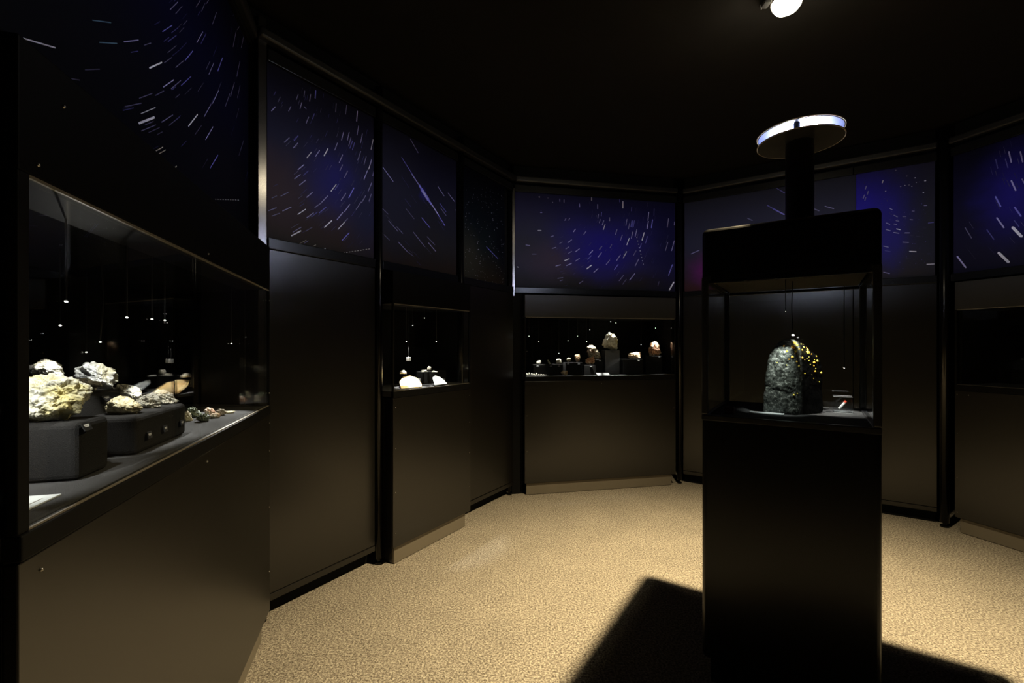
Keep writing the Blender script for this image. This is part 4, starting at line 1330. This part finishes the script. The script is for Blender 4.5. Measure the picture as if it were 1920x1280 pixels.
sil = [(1429, 779), (1430, 735), (1434, 695), (1441, 665), (1450, 647), (1462, 637), (1476, 632), (1493, 634), (1507, 643), (1521, 655), (1536, 669), (1544, 686), (1545, 705), (1541, 748), (1543, 779)]
pts = [at(x, y, 1.90) for x, y in sil]
pts += [at(x, y, 1.845) for x, y in ((1490, 648), (1492, 700), (1494, 781), (1475, 660))]
pts += [at(x, y, 1.96) for x, y in ((1445, 772), (1450, 670), (1476, 645), (1520, 672), (1530, 772))]
bmm = rock_from_points(pts, 6, .028, 33, ZF + .0005, p=30, grow=1.0)
bmesh.ops.recalc_face_normals(bmm, faces=bmm.faces)
bvh = BVHTree.FromBMesh(bmm)
met_o = at(1490, 779, 1.90)
met = link_bm('meteorite', bmm, meteor_mat(), None, origin=(met_o.x, met_o.y, ZF + .0005))
tag(met, 'dark domed stony iron meteorite with amber crystals inside the central display pillar', 'meteorite')
m, nt, b = new_mat('amber_olivine')
b.inputs['Base Color'].default_value = (.95, .62, .05, 1)
b.inputs['Roughness'].default_value = .25
b.inputs['Subsurface Weight'].default_value = .15
b.inputs['Subsurface Radius'].default_value = (.01, .006, .001)
nzz = node(nt, 'ShaderNodeTexNoise'); nzz.inputs['Scale'].default_value = 60
crr = node(nt, 'ShaderNodeValToRGB')
crr.color_ramp.elements[0].position, crr.color_ramp.elements[0].color = .35, (.85, .35, .04, 1)
crr.color_ramp.elements[1].position, crr.color_ramp.elements[1].color = .6, (.95, .85, .16, 1)
tcc = node(nt, 'ShaderNodeTexCoord')
nt.links.new(tcc.outputs['Object'], nzz.inputs['Vector']); nt.links.new(nzz.outputs['Fac'], crr.inputs[0]); nt.links.new(crr.outputs[0], b.inputs['Base Color'])
M_OLIV = m
cry = [(440, 275, 28), (475, 300, 20), (430, 325, 28), (460, 368, 22), (498, 348, 12), (540, 358, 12), (555, 325, 14), (605, 388, 25), (600, 355, 18), (453, 400, 8), (420, 440, 18), (472, 497, 12), (500, 550, 16),
       (540, 452, 14), (595, 462, 8), (620, 487, 8), (635, 532, 8), (680, 507, 18), (718, 488, 18), (708, 433, 12), (650, 408, 10), (678, 548, 12), (700, 580, 8), (692, 615, 14), (765, 630, 16), (525, 288, 8),
       (548, 290, 6), (480, 240, 20), (590, 330, 8), (355, 370, 15), (320, 310, 14), (570, 640, 10), (675, 700, 8), (745, 740, 10), (440, 900, 14), (480, 880, 10), (685, 475, 8), (620, 440, 6), (570, 475, 5),
       (655, 655, 6), (738, 525, 6), (770, 490, 6), (380, 470, 8), (240, 510, 8), (350, 540, 7)]
bm = bmesh.new()
org = Vector((0, 0, CAM_H))
rc = random.Random(5)
for (x, y, r) in cry:
    px, py = 1420 + x * .15625, 600 + y * .15625
    d = (at(px, py, 1.9) - org).normalized()
    hit, nn, idx, dist = bvh.ray_cast(org, d)
    if hit is None:
        continue
    rr = r * .15625 * 1.9 / F_PX * 1.0
    g = bmesh.ops.create_icosphere(bm, subdivisions=1, radius=rr)
    for v in g['verts']:
        v.co = Vector((v.co.x * rc.uniform(.8, 1.2), v.co.y * .6, v.co.z * rc.uniform(.7, 1.1))) + hit
oo = link_bm('olivine_crystals', bm, M_OLIV, met)
oo['kind'] = 'stuff'
oo['label'] = 'translucent amber yellow crystals'

# label plate, acrylic block, small red cube
pl = at(1438, 777, case_depth(777, ZF))
lp = wbox_bm(WD, WD.a.dot(pl) - .065, WD.a.dot(pl) + .06, WD.n.dot(pl) - .03, WD.n.dot(pl) + .02, ZF + .0005, ZF + .006, .001)
tag(link_bm('info_card', lp, M_PAPER), 'thin pale plate at the foot of the meteorite', 'card')
pb = at(1580, 772, 1.925)
t = empty('acrylic_block', (pb.x, pb.y, ZF), 'clear acrylic block with a tiny red and white sliver inside the central display', 'block')
ub, qb_ = WD.a.dot(pb), WD.n.dot(pb)
wbox('block', WD, ub - .033, ub + .033, qb_ - .03, qb_ + .03, ZF + .0005, ZF + .066, M_ACRYL, t, .003)
M_EDGE = simple('acrylic_edge_highlight', (.55, .57, .58), .3, nscale=30, namt=.05)  # semi-white, stands for the bright highlights on the acrylic edges
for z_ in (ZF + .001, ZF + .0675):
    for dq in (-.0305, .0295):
        wbox('edge_highlight', WD, ub - .033, ub + .033, qb_ + dq, qb_ + dq + .001, z_, z_ + .0012, M_EDGE, t)  # pale bars drawn as highlights along the block's rims
c = WD.pt(ub, qb_, ZF + .030)
link_bm('sliver', tube_bm([c + Vector((-.016, 0, -.015)), c + Vector((.008, 0, .011))], .0045, 6), M_WHITE, t)
M_RED = simple('red_wax', (.7, .08, .04), .4, nscale=30, namt=.1)
link_bm('red_end', tube_bm([c + Vector((.008, 0, .011)), c + Vector((.014, 0, .017))], .0050, 6), M_RED, t)
pr = at(1368, 772, case_depth(775, ZF))
ur, qr = WD.a.dot(pr), WD.n.dot(pr)
tag(wbox('small_box', WD, ur - .018, ur + .018, qr - .015, qr + .015, ZF + .0005, ZF + .028, simple('dark_red_box', (.10, .006, .004), .5, nscale=30, namt=.1), None, .002),
    'small dark red box in the left corner of the central display', 'box')
GD = 'fibre lights in the central display'
fibre(1487, 628, 1.855, 1.612, 'fibre light with a round bright tip just above the meteorite', GD, None, 0, tipr=.0065, bend=-.006)
fibre(1473, 584, 1.80, 1.612, 'short unlit looking cable left of the meteorite light', GD, None, 0, tipr=.0015, bend=.0)
fibre(1583, 690, 1.99, 1.612, 'fibre light hanging over the acrylic block', GD, at(1583, 760, 1.93), 1.6, 62, tipr=.0025)
p_ = at(1484, 590, 1.76)
spot('meteorite_spot', at(1476, 596, 1.79), at(1464, 690, 1.865), 9, 40, 1.0, (.95, 1, .93), .003)
spot('meteorite_fill_right', at(1500, 545, 1.80), at(1520, 665, 1.88), 22, 32, .5, (1, .96, .85), .003)  # added spot without a fixture, brightens the crystal side

# ---------------------------------------------------------------- round lamp on its tube above the pillar
LC = Vector((1.195, 1.897, 0))
ZL, RD, GAP = 2.190, .155, .036
rl = empty('ring_lamp', (LC.x, LC.y, ZT), 'round double disc lamp glowing blue white on a dark tube above the pillar', 'lamp')
link_bm('tube', lathe_bm([(0, ZT + .001), (.075, ZT + .001), (.075, ZT + .008), (.0515, ZT + .01), (.0515, ZL), (0, ZL)], 40, (LC.x, LC.y, 0)), M_TUBE, rl, smooth=False)
for nm, z_ in (('lower_disc', ZL + .001), ('upper_disc', ZL + GAP + .004)):
    link_bm(nm, lathe_bm([(0, z_), (RD, z_), (RD, z_ + .004), (0, z_ + .004)], 72, (LC.x, LC.y, 0)), M_DISC, rl)
    link_bm('rim', lathe_bm([(RD + .0003, z_), (RD + .0022, z_), (RD + .0022, z_ + .0045), (RD + .0003, z_ + .0045)], 72, (LC.x, LC.y, 0)), M_RIM, rl)  # thin band added to carry the painted edge highlight
link_bm('reflector', lathe_bm([(.056, ZL + GAP + .0035), (RD - .003, ZL + GAP + .0035), (RD - .003, ZL + GAP + .0025), (.056, ZL + GAP + .0025)], 60, (LC.x, LC.y, 0)), M_DISCIN, rl)
link_bm('led_strip', lathe_bm([(.062, ZL + .011), (.062, ZL + .032)], 36, (LC.x, LC.y, 0)), M_LED, rl)
link_bm('led_drum', lathe_bm([(0, ZL + .0055), (.0605, ZL + .0055), (.0605, ZL + GAP + .002), (0, ZL + GAP + .002)], 36, (LC.x, LC.y, 0)), M_FRAME, rl)
c = LC + Vector((-.60, -.80, 0)).normalized() * .115
link_bm('spacer', lathe_bm([(0, ZL + .0055), (.012, ZL + .0055), (.012, ZL + GAP + .002), (0, ZL + GAP + .002)], 16, (c.x, c.y, 0)), M_FRAME, rl)

# ---------------------------------------------------------------- ceiling spotlight
sl = empty('ceiling_spotlight', (LAMP.x, LAMP.y, ZC), 'blazing warm spotlight on the ceiling above the central pillar', 'lamp')
x, y = LAMP.x, LAMP.y
link_bm('mount', lathe_bm([(0, ZC), (.05, ZC), (.05, ZC - .012), (.012, ZC - .014), (.012, ZC - .03), (0, ZC - .03)], 24, (x, y, 0)), M_FRAME, sl)
link_bm('housing', lathe_bm([(0, ZC - .031), (.045, ZC - .031), (.06, ZC - .05), (.066, ZC - .090), (.062, ZC - .090), (.05, ZC - .05), (0, ZC - .045)], 32, (x, y, 0)), M_FRAME, sl)
link_bm('lens', lathe_bm([(.060, ZC - .088), (.058, ZC - .105), (.048, ZC - .120), (.028, ZC - .129), (0, ZC - .132)], 32, (x, y, 0)), M_BULB, sl, smooth=True)
q_ = at(1436, 4, 2.08)
tr = empty('ceiling_clip', (q_.x, q_.y, ZC), 'small dark wiring box hanging from the ceiling beside the spotlight', 'fixture')
bm = bmesh.new(); bmesh.ops.create_cube(bm, size=1)
for v in bm.verts: v.co = Vector((v.co.x * .035 + q_.x, v.co.y * .05 + q_.y, v.co.z * .10 + ZC - .0505))
bmesh.ops.bevel(bm, geom=bm.edges[:], offset=.004, segments=2, affect='EDGES')
link_bm('box', bm, M_FRAME, tr)
link_bm('wire', tube_bm([(q_.x - .02, q_.y, ZC), (q_.x - .03, q_.y, ZC - .06), (q_.x - .022, q_.y, ZC - .12)], .002, 6), M_FIBRE, tr)
